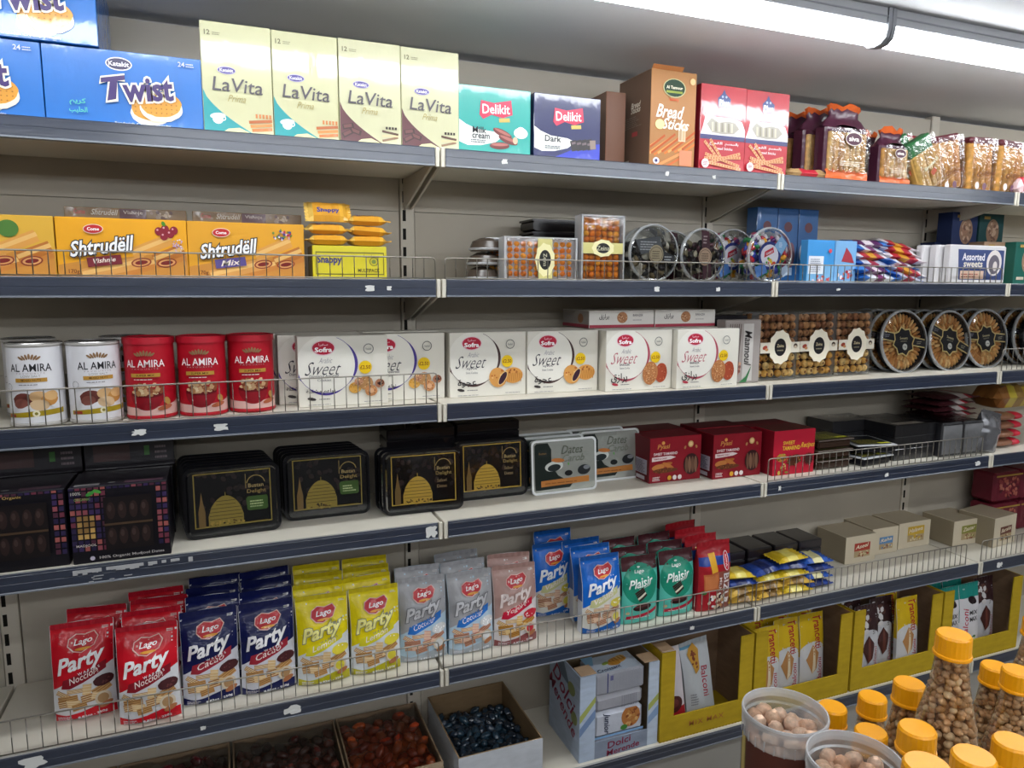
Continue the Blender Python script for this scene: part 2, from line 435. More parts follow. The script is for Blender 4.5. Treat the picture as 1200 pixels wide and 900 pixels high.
BL = ['shelving bay at the far left edge, beyond the slotted upright', 'widest seen bay of cream shelving on the left, holding the tins and the red bags',
      'middle bay of cream shelving above the open box of blue-black dates', 'right-hand bay of cream shelving above the yellow display boxes', 'last bay of cream shelving at the right edge']
for i, k in enumerate((-2, -1, 0, 1, 2)): bay(k, BL[i])

def guard(x0, x1, s, h, label):
    z = ZT[s]; Y = YF + .006; t = empty('wire_shelf_guard', (x0, Y, z)); tag(t, label, 'guard', 'wire guards along the shelf fronts')
    L = x1 - x0; r = .0016
    mb = MB(); c = .008
    pts = [(0, 0, .001), (0, 0, h - c), (c * .3, 0, h - c * .3), (c, 0, h), (L - c, 0, h), (L - c * .3, 0, h - c * .3), (L, 0, h - c), (L, 0, .001)]
    mb.tube(pts, r * 1.15, '#9a958c'); mb.tube([(0, 0, .004), (L, 0, .004)], r, '#9a958c'); mb.build('frame', t)
    n = int(L / .0265)
    if 'w' not in PROTO:
        w = MB(); w.tube([(0, 0, 0), (0, 0, 1)], r * .8, '#8a857c', n=4); PROTO['w'] = w.mesh('wire')
    for i in range(1, n):
        o = bpy.data.objects.new('wire', PROTO['w']); COL.objects.link(o); o.parent = t; o.location = (L * i / n, 0.0005, .003); o.scale = (1, 1, h - .004)
guard(-.99, -.012, 2, .052, 'low wire guard in front of the yellow pastry boxes')
guard(.012, .985, 2, .052, 'low wire guard before the orange sweets and round clear tubs')
guard(1.0, 1.975, 2, .052, 'low wire guard before the blue bags, second shelf')
guard(-.99, -.01, 3, .078, 'wire guard in front of the white and red nut tins')
guard(2.02, 2.9, 3, .078, 'short stretch of wire guard at the right edge of the third shelf')
guard(1.02, 1.96, 4, .072, 'wire guard in front of the black boxes, fourth shelf')
guard(-.99, -.012, 5, .078, 'wire guard in front of the red, navy and yellow wafer bags')
guard(.0, .985, 5, .078, 'wire guard in front of the pink, blue and green biscuit bags')
guard(1.0, 1.93, 5, .078, 'wire guard with bare shelf behind it and beige cartons set back')
guard(2.01, 2.9, 5, .078, 'wire guard at the right edge of the fifth shelf')

def sticker(x, s, w, h, label, dz=.012, ragged=.4, col='#d9d9d6', name='label_remnant'):
    t = MB(); n = 18; pts = []
    for k in range(n):
        a = 2*PI*k/n; q = 1 - random.random() * ragged * (1.3 if random.random() < .4 else .3); e = 1 / max(abs(math.cos(a)), abs(math.sin(a)))
        pts.append((math.cos(a) * w/2 * e * q, math.sin(a) * h/2 * e * q))
    vs = [(a, 0, b) for a, b in pts] + [(a, -.0006, b) for a, b in pts]
    t.add(vs, [tuple(range(n, 2*n)), tuple(range(n))] + [(k, (k+1) % n, n + (k+1) % n, n + k) for k in range(n)], col, 'matte')
    tag(t.build(name, None, (x, YF - .0038, ZT[s] - .04 + dz + .008)), label, 'sticker', 'torn price labels on the rails')
for a in [(-.90, 5, .055, .026, 'largest torn white label, on the rail below the empty left corner'), (-.375, 5, .04, .024, 'torn white label on the rail below the navy wafer bags'),
          (-.03, 4, .03, .03, 'scuffed pale label remnant at the rail joint below the date trays'), (-.57, 5, .012, .01, 'tiny white scrap on the rail below the left navy bag'),
          (.76, 5, .016, .012, 'small white scrap on the rail below the green bags'), (2.1, 5, .03, .022, 'white price ticket on the far right rail of the fifth shelf'),
          (-.17, 2, .022, .014, 'pale price ticket on the rail under the yellow multipack'), (-.125, 2, .012, .01, 'smaller pale scrap beside the ticket under the yellow multipack'),
          (.16, 1, .016, .012, 'grey price ticket on the top rail below the teal carton'), (.62, 1, .012, .012, 'white scrap on the top rail under the tall brown carton'), (.77, 1, .012, .01, 'white scrap on the top rail under the red cartons'),
          (.6, 2, .016, .014, 'white ticket on the rail under the round tub with dark sweets'), (.8, 2, .014, .012, 'faint ticket on the rail under the second round tub'), (1.24, 2, .018, .008, 'white scrap under the pale blue packs, right of the joint'),
          (1.06, 4, .01, .016, 'leftmost of the scraps on the rail under the flat dark packs'), (1.5, 4, .018, .014, 'pale scrap on the rail under the black cartons'), (1.93, 4, .03, .018, 'pale ticket at the right end of the rail under the bagged boxes'),
          (-.66, 3, .03, .014, 'faint dark scuff left of centre on the third rail'), (-.5, 3, .03, .016, 'grey ticket on the third rail below the right red tin')]:
    sticker(*a[:4], a[4])
# scraped strip of old tape on the fourth rail
mb = MB()
for k in range(26):
    x = k * .0088; a = random.uniform(.002, .008); mb.box(x, x + .0088, -.0012, 0, .030 - a, .033, '#a9a9ab', 'matte') if random.random() < .85 else None
for k in range(8):
    z = random.uniform(.004, .028); x = random.uniform(0, .1); mb.box(x, x + random.uniform(.002, .02), -.0011, 0, z, z + .002, '#9c9da0', 'matte')
tag(mb.build('tape_remnant', None, (-.80, YF - .003, ZT[4] - .04)), 'ragged strip of old tape along the rail below the date boxes', 'sticker')

# ---------------------------------------------------------------- printed artwork of each kind of package (unit = package width)
def A_twist():
    A = Art(); A.P('brand_badge').ell(.33, .415, .075, .042, '#e8e4f0').ell(.33, .415, .068, .035, '#2a2350').text('Katakit', .33, .415, .115, '#f2eef8', bold=.02)
    A.P('biscuit_picture')
    for cx, cy, r_, c in ((.5, .155, .115, '#e9c9a0'), (.56, .18, .12, '#f0e0c0')):
        A.ell(cx, cy - .028, r_ * 1.06, .085, '#f3e6cf', .1, 26, jit=.06).ell(cx, cy, r_, .08, '#dd9a2e', .1, 26, jit=.05)
        for i in range(-3, 4):
            for j in range(-2, 3):
                x, y = i * .03, j * .028
                if (x / r_) ** 2 + (y / .08) ** 2 < .75: A.ell(cx + x, cy + y, .005, .004, '#a86410', 0, 6)
    A.P('lettering')
    for s_, c in ((.035, '#f3ead2'), (0, '#3a2168')):
        A.poly([(.225, .315 + s_*.3), (.36, .345 + s_*.3), (.36, .315 - s_*.3), (.318, .305), (.305 + s_*.3, .19 - s_*.4), (.255 - s_*.3, .175 - s_*.4), (.275 - s_*.3, .295), (.225 - s_*.3, .285 - s_*.3)], c)
    A.text('wist', .49, .265, .29, '#3a2168', .15, .03, .1, .12, '#f3ead2', .06)
    A.el = [(p, [((x - .36) * 1.12 + .5, (y - .25) * 1.08 + .245) for x, y in v], t, c) for p, v, t, c in A.el]
    A.text('24', .87, .46, .045, '#c8d0ec', bold=.02).lines(.9, .445, .96, .475, 2, '#d0d8ec').text('Sandwich Creamy Biscuits', .6, .018, .36, '#e8ecf4', .018, .015)
    A.text('\uFEE2\uFEF3\uFEAE\uFEDB', .2, .14, .1, '#5fd0b0', .05, .015).text('\uFE90\uFEF4\uFEE0\uFEA4\uFEDF\uFE8D', .2, .085, .11, '#5fd0b0', .045, .015)
    return A
def A_lavita(kind):
    A = Art(); c = '#0f9aa0' if kind == 0 else '#5d2d33'; hh = 1.56
    A.P('corner_swoosh').poly([(0, .66)] + [(.76 * t, .66 * (1 - t ** .62)) for t in [k / 14 for k in range(1, 15)]] + [(0, 0)], c)
    A.poly([(.22, 0), (.34, .085), (.5, .11), (.62, .06), (.74, 0)], '#ded9a8')
    if kind == 0:
        A.P('cup_picture').ell(.2, .26, .11, .045, '#eef3f3', .1).ell(.2, .215, .075, .07, '#f6f6f2').ell(.2, .27, .07, .025, '#ffffff').ring(.28, .23, .02, .035, '#f2f2ee')
        A.P('wafer_picture')
        for k in range(3): A.rect(.68 - .02*k, .08 + .06*k, .98, .125 + .06*k, ['#c8712a', '#dd8e48', '#b9622a'][k], .12)
        for k in range(5): A.rect(.74 + .05*k, .27, .77 + .05*k, .33, '#c9783a')
    else:
        A.P('chocolate_picture')
        for x, y, a in ((.13, .27, .2), (.25, .2, -.3), (.12, .16, .5)): A.rect(x - .09, y - .04, x + .09, y + .04, '#3a1a1c', a).rect(x - .07, y - .02, x + .06, y + .03, '#6b3a38', a)
        A.P('wafer_picture')
        for k in range(3): A.rect(.68, .1 + .05*k, .95, .135 + .05*k, ['#8d6a4a', '#d9c79a', '#5a3a2a'][k], .25 - .2*k)
        for k in range(4): A.rect(.74 + .05*k, .27, .775 + .05*k, .31, '#2d1d18')
    A.P('brand_badge').ell(.35, .93, .13, .055, '#b8aede').ell(.35, .93, .12, .047, '#463a86').text('Katakit', .35, .93, .19, '#e8e4f4', bold=.02)
    A.P('lettering').text('12', .1, 1.45, .08, '#6e6a50', bold=.02).lines(.17, 1.42, .3, 1.47, 2, '#8a866a')
    A.text('LaVita', .5, .72, .72, '#4c4650', .2, .005, .12, -.02).text('Prima', .48, .53, .26, '#a89758', .1, -.004, .45)
    A.lines(.42, .02, .9, .04, 1, '#9a9468')
    return A
def A_delikit(kind):
    c0 = '#1fa39a' if kind == 0 else '#202a63'; A = Art(); H = .83
    A.P('white_swoosh').poly([(0, .42), (.1, .36), (.25, .31), (.5, .29), (.62, .25), (.5, .16), (.3, .11), (.12, .1), (0, .14)], '#e9e9e4')
    A.P('printed_picture')
    if kind == 0:
        A.ell(.86, .3, .1, .07, '#e8f2f0').ell(.86, .33, .06, .05, '#ffffff')
        for x, y, a in ((.6, .28, -.35), (.68, .2, -.3), (.56, .12, .05)): A.ell(x, y, .14, .045, '#6b2420', a).ell(x, y + .015, .12, .02, '#b0635a', a)
        A.ell(.78, .2, .035, .045, '#e6b79a')
    else:
        A.poly([(0, 0), (1, 0), (1, .25), (.7, .2), (.3, .03)], '#2436b8')
        for k, x in enumerate((.55, .63, .71, .79)): A.rect(x, .13 + .01*k, x + .09, .27 + .01*k, '#241e24', .25).rect(x + .01, .22, x + .08, .25, '#6a5a60', .25)
        A.rect(.84, .17, .93, .29, '#8d7a70', .1)
    A.P('brand_badge').poly([(.28, .49), (.3, .67), (.48, .65), (.72, .7), (.74, .52), (.6, .47), (.45, .5), (.33, .44)], '#d3264e').rect(.55, .42, .7, .47, '#c9b25a', .1)
    A.text('Delikit', .51, .575, .38, '#ffffff', .12, .012, 0, .05)
    A.P('lettering').text('Milk' if kind == 0 else 'Dark', .28, .3 if kind == 0 else .27, .19 if kind == 0 else .24, '#1d2430', .08, .012)
    if kind == 0: A.text('cream', .3, .22, .24, '#1d2430', .055, .012)
    A.lines(.16, .14, .42, .19, 2, '#66707a')
    return A
def A_bread():
    A = Art()
    A.P('breadstick_picture')
    for k in range(16): x = -.1 + .075*k; A.rect(x - .3, .3 + .03 * (k % 3) + .012*k, x + .34, .34 + .03 * (k % 3) + .012*k, ['#d8793a', '#e9a35c', '#b9582a'][k % 3], .55 + .04 * (k % 3))
    A.rect(-.2, .07, .8, .12, '#e0935a', .45).rect(0, .05, .9, .09, '#c96a3a', .5)
    A.rect(.62, .5, .78, .82, '#d9c0a0').rect(.64, .52, .69, .8, '#b89a78').rect(.71, .52, .76, .8, '#c8ac88')
    A.P('brand_badge').ell(.5, 1.45, .25, .17, '#b9b98a').ell(.5, 1.45, .23, .155, '#1e3a26').rect(.32, 1.36, .68, 1.4, '#8a9a3a').text('Al Tannour', .5, 1.46, .36, '#f0ead0', bold=.02).text('bakery', .5, 1.24, .2, '#d8502a', bold=.02)
    A.P('lettering').text('Bread', .42, 1.02, .62, '#f7efe0', .24, .02, .35, -.02).text('Sticks', .55, .8, .6, '#f7efe0', .2, .02, .35, -.02)
    A.P('seal').ell(.2, .78, .1, .09, '#e9dc9a').ell(.9, 1.6, .06, .06, '#e8c08a')
    A.ell(.14, .12, .07, .06, '#ddd8e8').ell(.14, .12, .03, .03, '#404070').rect(.65, .06, .93, .34, '#d98a68')
    return A
def A_bread_side():
    A = Art(); A.P('side_print').text('Bread', .55, 1.05, .3, '#e9dcc8', bold=.02, shear=.3).text('Sticks', .55, .97, .3, '#e9dcc8', bold=.02, shear=.3)
    A.rect(.45, .55, .62, .62, '#b04848').lines(.15, .7, .75, .88, 6, '#8a7a6c').rect(.08, .06, .4, .18, '#d8d2c8')
    for k in range(9): A.rect(.11 + .03*k, .08, .12 + .03*k, .16, '#2a2420')
    return A
def A_red():
    A = Art()
    A.P('white_swoosh').poly([(0, .62), (.06, .78), (.12, 1.02), (.3, .95), (.7, .95), (.92, .9), (1, .74), (1, .58), (.5, .6)], '#e6dfe6').rect(0, .56, 1, .64, '#38386e')
    A.P('pack_window').poly([(.14, .82), (.24, .93), (.4, .86), (.6, .9), (.76, .88), (.86, .78), (.74, .68), (.5, .66), (.26, .68)], '#a9a396')
    for k in range(7): A.rect(.25 + .07*k, .7, .29 + .07*k, .86, ['#cfc5b0', '#8d8574'][k % 2], .05)
    A.P('brand_badge').poly([(.37, 1.13), (.36, 1.28), (.45, 1.36), (.49, 1.44), (.53, 1.36), (.64, 1.28), (.62, 1.13)], '#2a3f7e').text('Plus', .5, 1.21, .22, '#dfe4f4', bold=.03).rect(.4, 1.09, .6, 1.115, '#e6e6ee').ell(.46, 1.31, .022, .022, '#b9c4e4').ell(.54, 1.31, .022, .022, '#b9c4e4')
    A.P('lettering').text('\uFEE2\uFEB4\uFEE4\uFEB4\uFEDF\uFE8E\uFE91', .7, .49, .3, '#f2e8ea', .07, .02).text('\uFEA2\uFEE4\uFED8\uFEDF\uFE8D', .35, .49, .28, '#f2e8ea', .07, .02).text('Bread Sticks', .52, .41, .4, '#f2e8ea', .045, .015)
    A.P('breadstick_picture')
    for x0, y0, x1, y1 in ((.1, .52, .42, .22), (.22, .56, .46, .26), (.12, .3, .88, .12), (.1, .22, .9, .27), (.1, .12, .88, .34), (.16, .15, .9, .06)):
        L = math.hypot(x1-x0, y1-y0); a = math.atan2(y1-y0, x1-x0); cx, cy = (x0+x1)/2, (y0+y1)/2
        A.rect(cx - L/2, cy - .026, cx + L/2, cy + .026, '#e2a070', a)
        for k in range(int(L / .06)): t = (k + .5) * .06 - L/2; A.ell(cx + t*math.cos(a), cy + t*math.sin(a), .012, .02, '#b8602e', a, 6)
    A.P('seal').ell(.11, .13, .08, .08, '#f0e8e8').lines(.06, .1, .16, .17, 3, '#a03040')
    return A
def A_red_side():
    A = Art(); A.P('side_print').rect(.2, .75, .8, 1.6, '#c8c2c4').lines(.25, .8, .75, 1.55, 16, '#555058').rect(.25, .45, .75, .7, '#cfc8ca')
    return A
def A_shtrudell(kind):
    A = Art(); H = .49; fr = ['#7a2a34', '#5c4f8c', '#4a7a3a'][kind]
    A.P('pastry_picture')
    A.poly([(0, 0), (1, 0), (1, .2), (.8, .22), (.5, .17), (.2, .14), (0, .1)], '#c98a3c')
    for x0, y0, L, a, c in ((.72, .27, .34, .42, '#d99a48'), (.74, .13, .5, .3, '#c8813a'), (.42, .08, .5, .25, '#d69a52'), (.85, .2, .26, .4, '#b8702e')):
        A.rect(x0 - L/2, y0 - .05, x0 + L/2, y0 + .05, c, a).rect(x0 - L/2, y0 - .005, x0 + L/2, y0 + .03, '#e6b66c', a)
    for x, y in ((.63, .13), (.83, .13)): A.ell(x, y, .08, .04, '#8a3a26', .15).ell(x, y, .068, .03, '#d89a60', .15).ell(x, y, .05, .018, '#7a2420', .15)
    A.P('fruit_picture')
    if kind == 0:
        for x, y in ((.78, .4), (.83, .42), (.87, .38), (.82, .36), (.9, .41)): A.ell(x, y, .032, .036, '#8a2030').ell(x - .01, y + .012, .008, .008, '#e0a0a8')
        A.ell(.82, .465, .015, .022, '#4a8a2a', .4); A.dots(.93, .28, .05, .06, 22, .008, ['#e8e0e8', '#b090b8', '#c8a8c0'])
    elif kind == 1:
        A.dots(.8, .4, .1, .05, 30, .014, ['#e8dce0', '#b03050', '#e0a0b0', '#6a8a40', '#40508a'])
    else:
        A.ell(.5, .37, .1, .075, '#d8d0a8', -.3).ell(.5, .37, .085, .06, '#b05548', -.3).ell(.68, .39, .075, .07, '#4e7a34').dots(.5, .37, .06, .04, 12, .008, ['#e0a080', '#8a3a30'])
    A.P('brand_badge').ell(.28, .405, .075, .04, '#e9d8c8', .05).ell(.28, .405, .07, .035, '#c02a2a', .05).text('Come', .28, .405, .09, '#ffffff', bold=.03)
    A.P('flavour_ribbon').rect(.22, .1, .48, .18, fr, .12).text(['Vishnje', 'Mix', 'Fik'][kind], .35, .14, .17, '#f0e4d8', .05, .015, .3, .12)
    A.P('lettering').text('Shtrudëll', .34, .265, .5, '#f6f6f6', .13, .022, .35, .14, '#2c2a30', .05).text('170g', .12, .045, .08, '#6a3a20', bold=.01)
    return A
def A_multi():
    A = Art(); A.P('lettering').text('Snappy', .22, .25, .33, '#31407a', .13, .03, 0, 0, '#c9a020', .02)
    for a in ((.04, .06, .96, .075), (.04, .35, .96, .365)): A.rect(*a, '#6b6412')
    for a in ((.04, .06, .05, .365), (.95, .06, .96, .365)): A.rect(*a, '#6b6412')
    A.ring(.82, .24, .05, .06, '#6b6412').ell(.82, .24, .03, .03, '#7a8a30').text('MULTIPACK', .75, .12, .3, '#4d480e', .05, .015).text('4 packets', .77, .31, .2, '#6b6412', bold=.01)
    return A
def A_sofra(kind):
    ring = ['#4a3a8c', '#4a3432', '#b04a5c'][kind]; A = Art()
    A.P('ring_border')
    A.ell(.31, .47, .33, .33, '#e8e5dc', n=32); A.crescent(.31, .47, .325, .034, ring, -.75, .85); A.crescent(.31, .47, .325, .03, ring, -2.3, -.95); A.crescent(.31, .47, .325, .026, ring, 3.05, 3.75); A.ring(.31, .47, .322, .327, ring, -2.9, 1.2)
    A.P('brand_badge').ell(.28, .66, .13, .085, '#e8c8d0').ell(.28, .66, .12, .075, '#b81f3c').text('Sofra', .28, .64, .19, '#ffffff', .055, .035).text('\uFE8E\uFEAE\uFED4\uFEB3', .28, .695, .1, '#f0c8d0', .035, .01)
    tc = '#3c3a44' if kind < 2 else '#c06a78'
    A.P('lettering').text('Arabic', .3, .52, .15, '#9a98a0', .06, -.005, .5).text('Sweet', .27, .43, .4, tc, .15, -.01, .6)
    A.text(['Damascus Assorted', 'AJWA', 'BARAZEK'][kind], .28, .345, [.32, .14, .15][kind], '#55535c', .03, .01).text(['Cookies', 'Dates Cookies', 'Sesame Cookies'][kind], .28, .3, .15, '#77757c', .025, .005)
    ar = ['\uFE94\uFEE0\uFEDC\uFEB8\uFEE3 \uFEE2\uFECB\uFE8D\uFEEE\uFEE7', '\uFE93\uFEEE\uFEA0\uFECB', '\uFED5\uFEAF\uFE8D\uFEAE\uFE91'][kind]
    A.text(ar, [.24, .22, .2][kind], .17, [.32, .24, .24][kind], '#2e2c30', [.06, .1, .13][kind], .012)
    A.ell(.14, .09, .05, .018, '#3a3434' if kind < 2 else '#b03848', -.2, 8).lines(.1, .02, .4, .035, 1, '#8a888c').lines(.72, .03, .95, .045, 1, '#8a888c').lines(.22, .08, .36, .1, 1, '#66646a')
    A.P('stamp').ring(.78, .64, .05, .058, '#55585c').text('halal', .78, .64, .06, '#55585c', bold=0)
    A.P('price_badge').ell(.74, .43, .075, .075, '#e9c21c').text('£2.50', .74, .43, .115, '#8a4a10', .045, .02)
    A.P('cookie_picture')
    if kind == 0:
        for x, y, r_, c, d in ((.62, .2, .07, '#d4a04a', '#b57a2a'), (.74, .25, .085, '#b98a5a', '#7a5a38'), (.8, .16, .07, '#c88a58', '#8a4a30'), (.9, .24, .055, '#b0785a', '#5a3026'), (.66, .27, .05, '#c08a6a', '#8a5a40')):
            A.ell(x, y, r_, r_ * .92, c, jit=.05).dots(x, y, r_*.9, r_*.85, 12, .009, [d, '#e0c090'])
        A.ell(.8, .16, .03, .03, '#e0b088').ell(.9, .24, .02, .02, '#3a1a1a')
    elif kind == 1:
        A.ell(.62, .23, .115, .125, '#d69a52', .5).dots(.62, .26, .1, .09, 9, .016, ['#b8622c', '#e8b878']).ell(.82, .25, .13, .1, '#d89a50')
        for k in range(9): A.rect(.72 + .025*k, .17, .73 + .025*k, .28, '#b87a34', -.1)
        A.dots(.84, .3, .1, .035, 7, .016, ['#8a4420', '#b06a34']).ell(.68, .22, .045, .1, '#e6c088', -.55).ell(.68, .22, .036, .088, '#3a2030', -.55)
    else:
        A.ell(.83, .22, .095, .13, '#a84a30', -.1, jit=.04).dots(.83, .22, .08, .11, 14, .01, ['#c87a5a', '#8a3a26']).ell(.66, .22, .115, .155, '#b87a4c', -.15, jit=.04).dots(.66, .22, .11, .15, 60, .009, ['#e0b888', '#8a5030', '#d8a070'], rot=-.15)
    return A
def A_tamarind():
    A = Art(); A.P('lettering').text('Pyasi', .26, .59, .24, '#c88a4a', .1, .02, .2).ell(.25, .66, .03, .03, '#d89a50').text('SWEET TAMARIND', .3, .48, .46, '#f0dede', .045, .02)
    A.P('white_banner').poly([(.04, .36), (.04, .43), (.4, .44), (.5, .41), (.4, .38)], '#e9d8d8').text('TAMARIND SWEET', .2, .4, .26, '#902030', .03, .015)
    A.P('pod_picture').ell(.24, .28, .2, .04, '#a8622e', .2).ell(.36, .27, .13, .035, '#b87038', -.5).ell(.16, .26, .12, .05, '#c07a40', .1).ell(.3, .2, .24, .04, '#6a3a1e', 0).dots(.26, .2, .2, .04, 14, .016, ['#8a4a26', '#5a3018'])
    A.P('pack_window').ell(.8, .27, .15, .18, '#3a1a1c')
    for k in range(4): A.ell(.71 + .06*k, .26, .03, .14, ['#6a4a3a', '#7d5c48'][k % 2], .05)
    A.P('crest').ell(.78, .61, .055, .055, '#c9a06a').ell(.78, .61, .035, .035, '#e0c08a').ell(.67, .56, .02, .03, '#b08050', -.4).ell(.89, .56, .02, .03, '#b08050', .4)
    A.P('seal').ell(.38, .07, .04, .04, '#d8a030').ell(.48, .07, .04, .04, '#e8dada').ell(.58, .07, .04, .04, '#e8dada').lines(.05, .04, .2, .12, 3, '#f0dcdc')
    return A
def A_tam_side():
    A = Art(); A.P('side_print').rect(.2, .25, .85, .72, '#b9b4c4').lines(.24, .28, .8, .7, 11, '#5a5468').rect(.3, .08, .8, .2, '#c8c2cc')
    return A
def A_recipe():
    A = Art(); A.P('lettering').text('SWEET', .36, .62, .28, '#e6b93c', .07, .025).text('TAMARIND', .42, .52, .42, '#e6b93c', .08, .025).text('Recipes', .82, .54, .34, '#e6b93c', .13, .01, .4)
    A.P('dish_picture').ell(.2, .34, .12, .08, '#b8843a').dots(.2, .35, .11, .08, 20, .02, ['#8a9a3a', '#c8a050', '#6a4a20', '#a05028']).ell(.5, .28, .16, .1, '#5a3020', .3).dots(.48, .28, .2, .12, 26, .022, ['#3a2018', '#6a3a26', '#8a8a40', '#a87040'])
    for k in range(8): A.ell(.84, .28, .13, .02, '#4a2a26', k * .4)
    A.dots(.22, .16, .1, .08, 16, .02, ['#d8c080', '#a8a040', '#c06030']).ell(.12, .06, .03, .04, '#c8b050').ell(.3, .06, .04, .02, '#7a8a3a')
    return A
def A_lago(main, ribbon, flav, letter='#f4f2f4', strip=None, fruit='#4a2226', outline=None, low='#dfe0e4', waf=('#c99a62', '#a8713c', '#e0bd8a')):
    A = Art(); strip = strip or main; H = 1.75
    A.P('upper_panel').poly([(0, .6), (.25, .74), (.55, .79), (1, 1.0), (1, H), (0, H)], main)
    A.P('lower_panel').poly([(0, 0), (1, 0), (1, .2), (.7, .24), (.45, .16), (.2, .12), (0, .16)], strip)
    A.P('flavour_ribbon').poly([(.14, .62), (.18, .78), (.45, .86), (.88, 1.04), (.87, .88), (.5, .7), (.28, .61)], ribbon).text(flav, .5, .815, .5, '#f4e8e4', .115, .004, .4, .33)
    A.P('wafer_picture')
    R_w = random.Random(3)
    for x, y, w_, h_, a, c in ((.17, .5, .24, .09, -.5, 1), (.4, .56, .34, .08, .02, 1), (.78, .52, .3, .15, .45, 0), (.55, .56, .14, .2, -.1, 2), (.24, .42, .32, .13, .1, 0), (.3, .33, .26, .13, -.1, 2), (.58, .4, .26, .14, .15, 1), (.42, .27, .24, .12, .2, 0), (.7, .42, .16, .13, -.3, 2), (.15, .34, .14, .12, .2, 1)):
        A.rect(x - w_/2, y - h_/2, x + w_/2, y + h_/2, waf[c], a)
        for k in (-1, 0, 1): A.rect(x - w_/2, y + k*h_*.28 - .006, x + w_/2, y + k*h_*.28 + .006, '#f0dcb4' if c else '#8a5a2c', a, x, y)
    A.P('fruit_picture').ell(.82, .68, .17, .1, fruit, .1, jit=.1).dots(.82, .68, .14, .08, 12, .02, ['#6a3a3a' if fruit == '#4a2226' else '#ffffff', fruit]).ell(.8, .36, .13, .13, '#d8c8b0').ell(.8, .36, .09, .09, fruit if fruit != '#4a2226' else '#b08a60').ell(.84, .24, .11, .05, '#b07048', .3)
    A.P('brand_badge').poly([(.27, 1.35), (.29, 1.47), (.41, 1.54), (.55, 1.52), (.7, 1.56), (.77, 1.47), (.7, 1.33), (.5, 1.24), (.36, 1.26)], '#e4b8b0').poly([(.285, 1.36), (.305, 1.46), (.415, 1.525), (.55, 1.505), (.695, 1.545), (.75, 1.465), (.69, 1.34), (.5, 1.255), (.37, 1.275)], '#c0202c').ell(.52, 1.3, .13, .022, '#e8a03a', .05).text('Lago', .52, 1.405, .3, '#ffffff', .12, .012, .3, .12)
    A.P('lettering').text('Party', .48, 1.07, .84, letter, .35, .028, .45, .26, outline, .035).text('WAFERS', .6, .915, .36, letter if not outline else outline, .045, .01, 0, .24, None, 0, 1.6)
    A.lines(.82, 1.58, .94, 1.63, 2, '#e0dcd8').lines(.07, .05, .3, .14, 3, '#d8d4da').text('8.82oz - 250g', .62, .1, .46, '#f0f0f4', .055, .02, 0, .1)
    return A
def A_plaisir():
    A = Art(); A.P('upper_panel').rect(0, 1.3, 1, 1.8, '#4a2228').P('green_disc').ell(.48, .98, .48, .48, '#1a8a70', n=28)
    A.P('lettering').text('Lago', .46, 1.27, .26, '#eef4f0', .1, .012, .2).ell(.46, 1.37, .05, .02, '#dfeee8').text('Plaisir', .47, 1.03, .68, '#f2f8f4', .22, .018, .3, .12).rect(.4, .9, .72, .91, '#e8f4f0', .2)
    A.P('wafer_picture')
    for k in range(5): A.rect(.36, .62 + .055*k, .62, .665 + .055*k, ['#3a1c1c', '#e8dcc8'][k % 2] if k < 3 else '#3a1c1c', .55, .49, .7)
    A.ell(.5, .42, .26, .08, '#2e1616', .05).ell(.48, .45, .2, .03, '#5a3030', .05).P('flavour_ribbon').poly([(.08, .14), (.1, .22), (.55, .27), (1, .37), (1, .29), (.5, .18)], '#b02038').lines(.2, .17, .8, .2, 1, '#f0d8d8').ell(.12, .3, .05, .035, '#c8b890', .3)
    return A
def A_rounded(pts_w, h, r, n=5, x0=0, y0=0):
    P = []
    for cx, cy, a in ((pts_w - r, r, -PI/2), (pts_w - r, h - r, 0), (r, h - r, PI/2), (r, r, PI)):
        for k in range(n + 1): t = a + PI/2*k/n; P.append((x0 + cx + r*math.cos(t), y0 + cy + r*math.sin(t)))
    return P
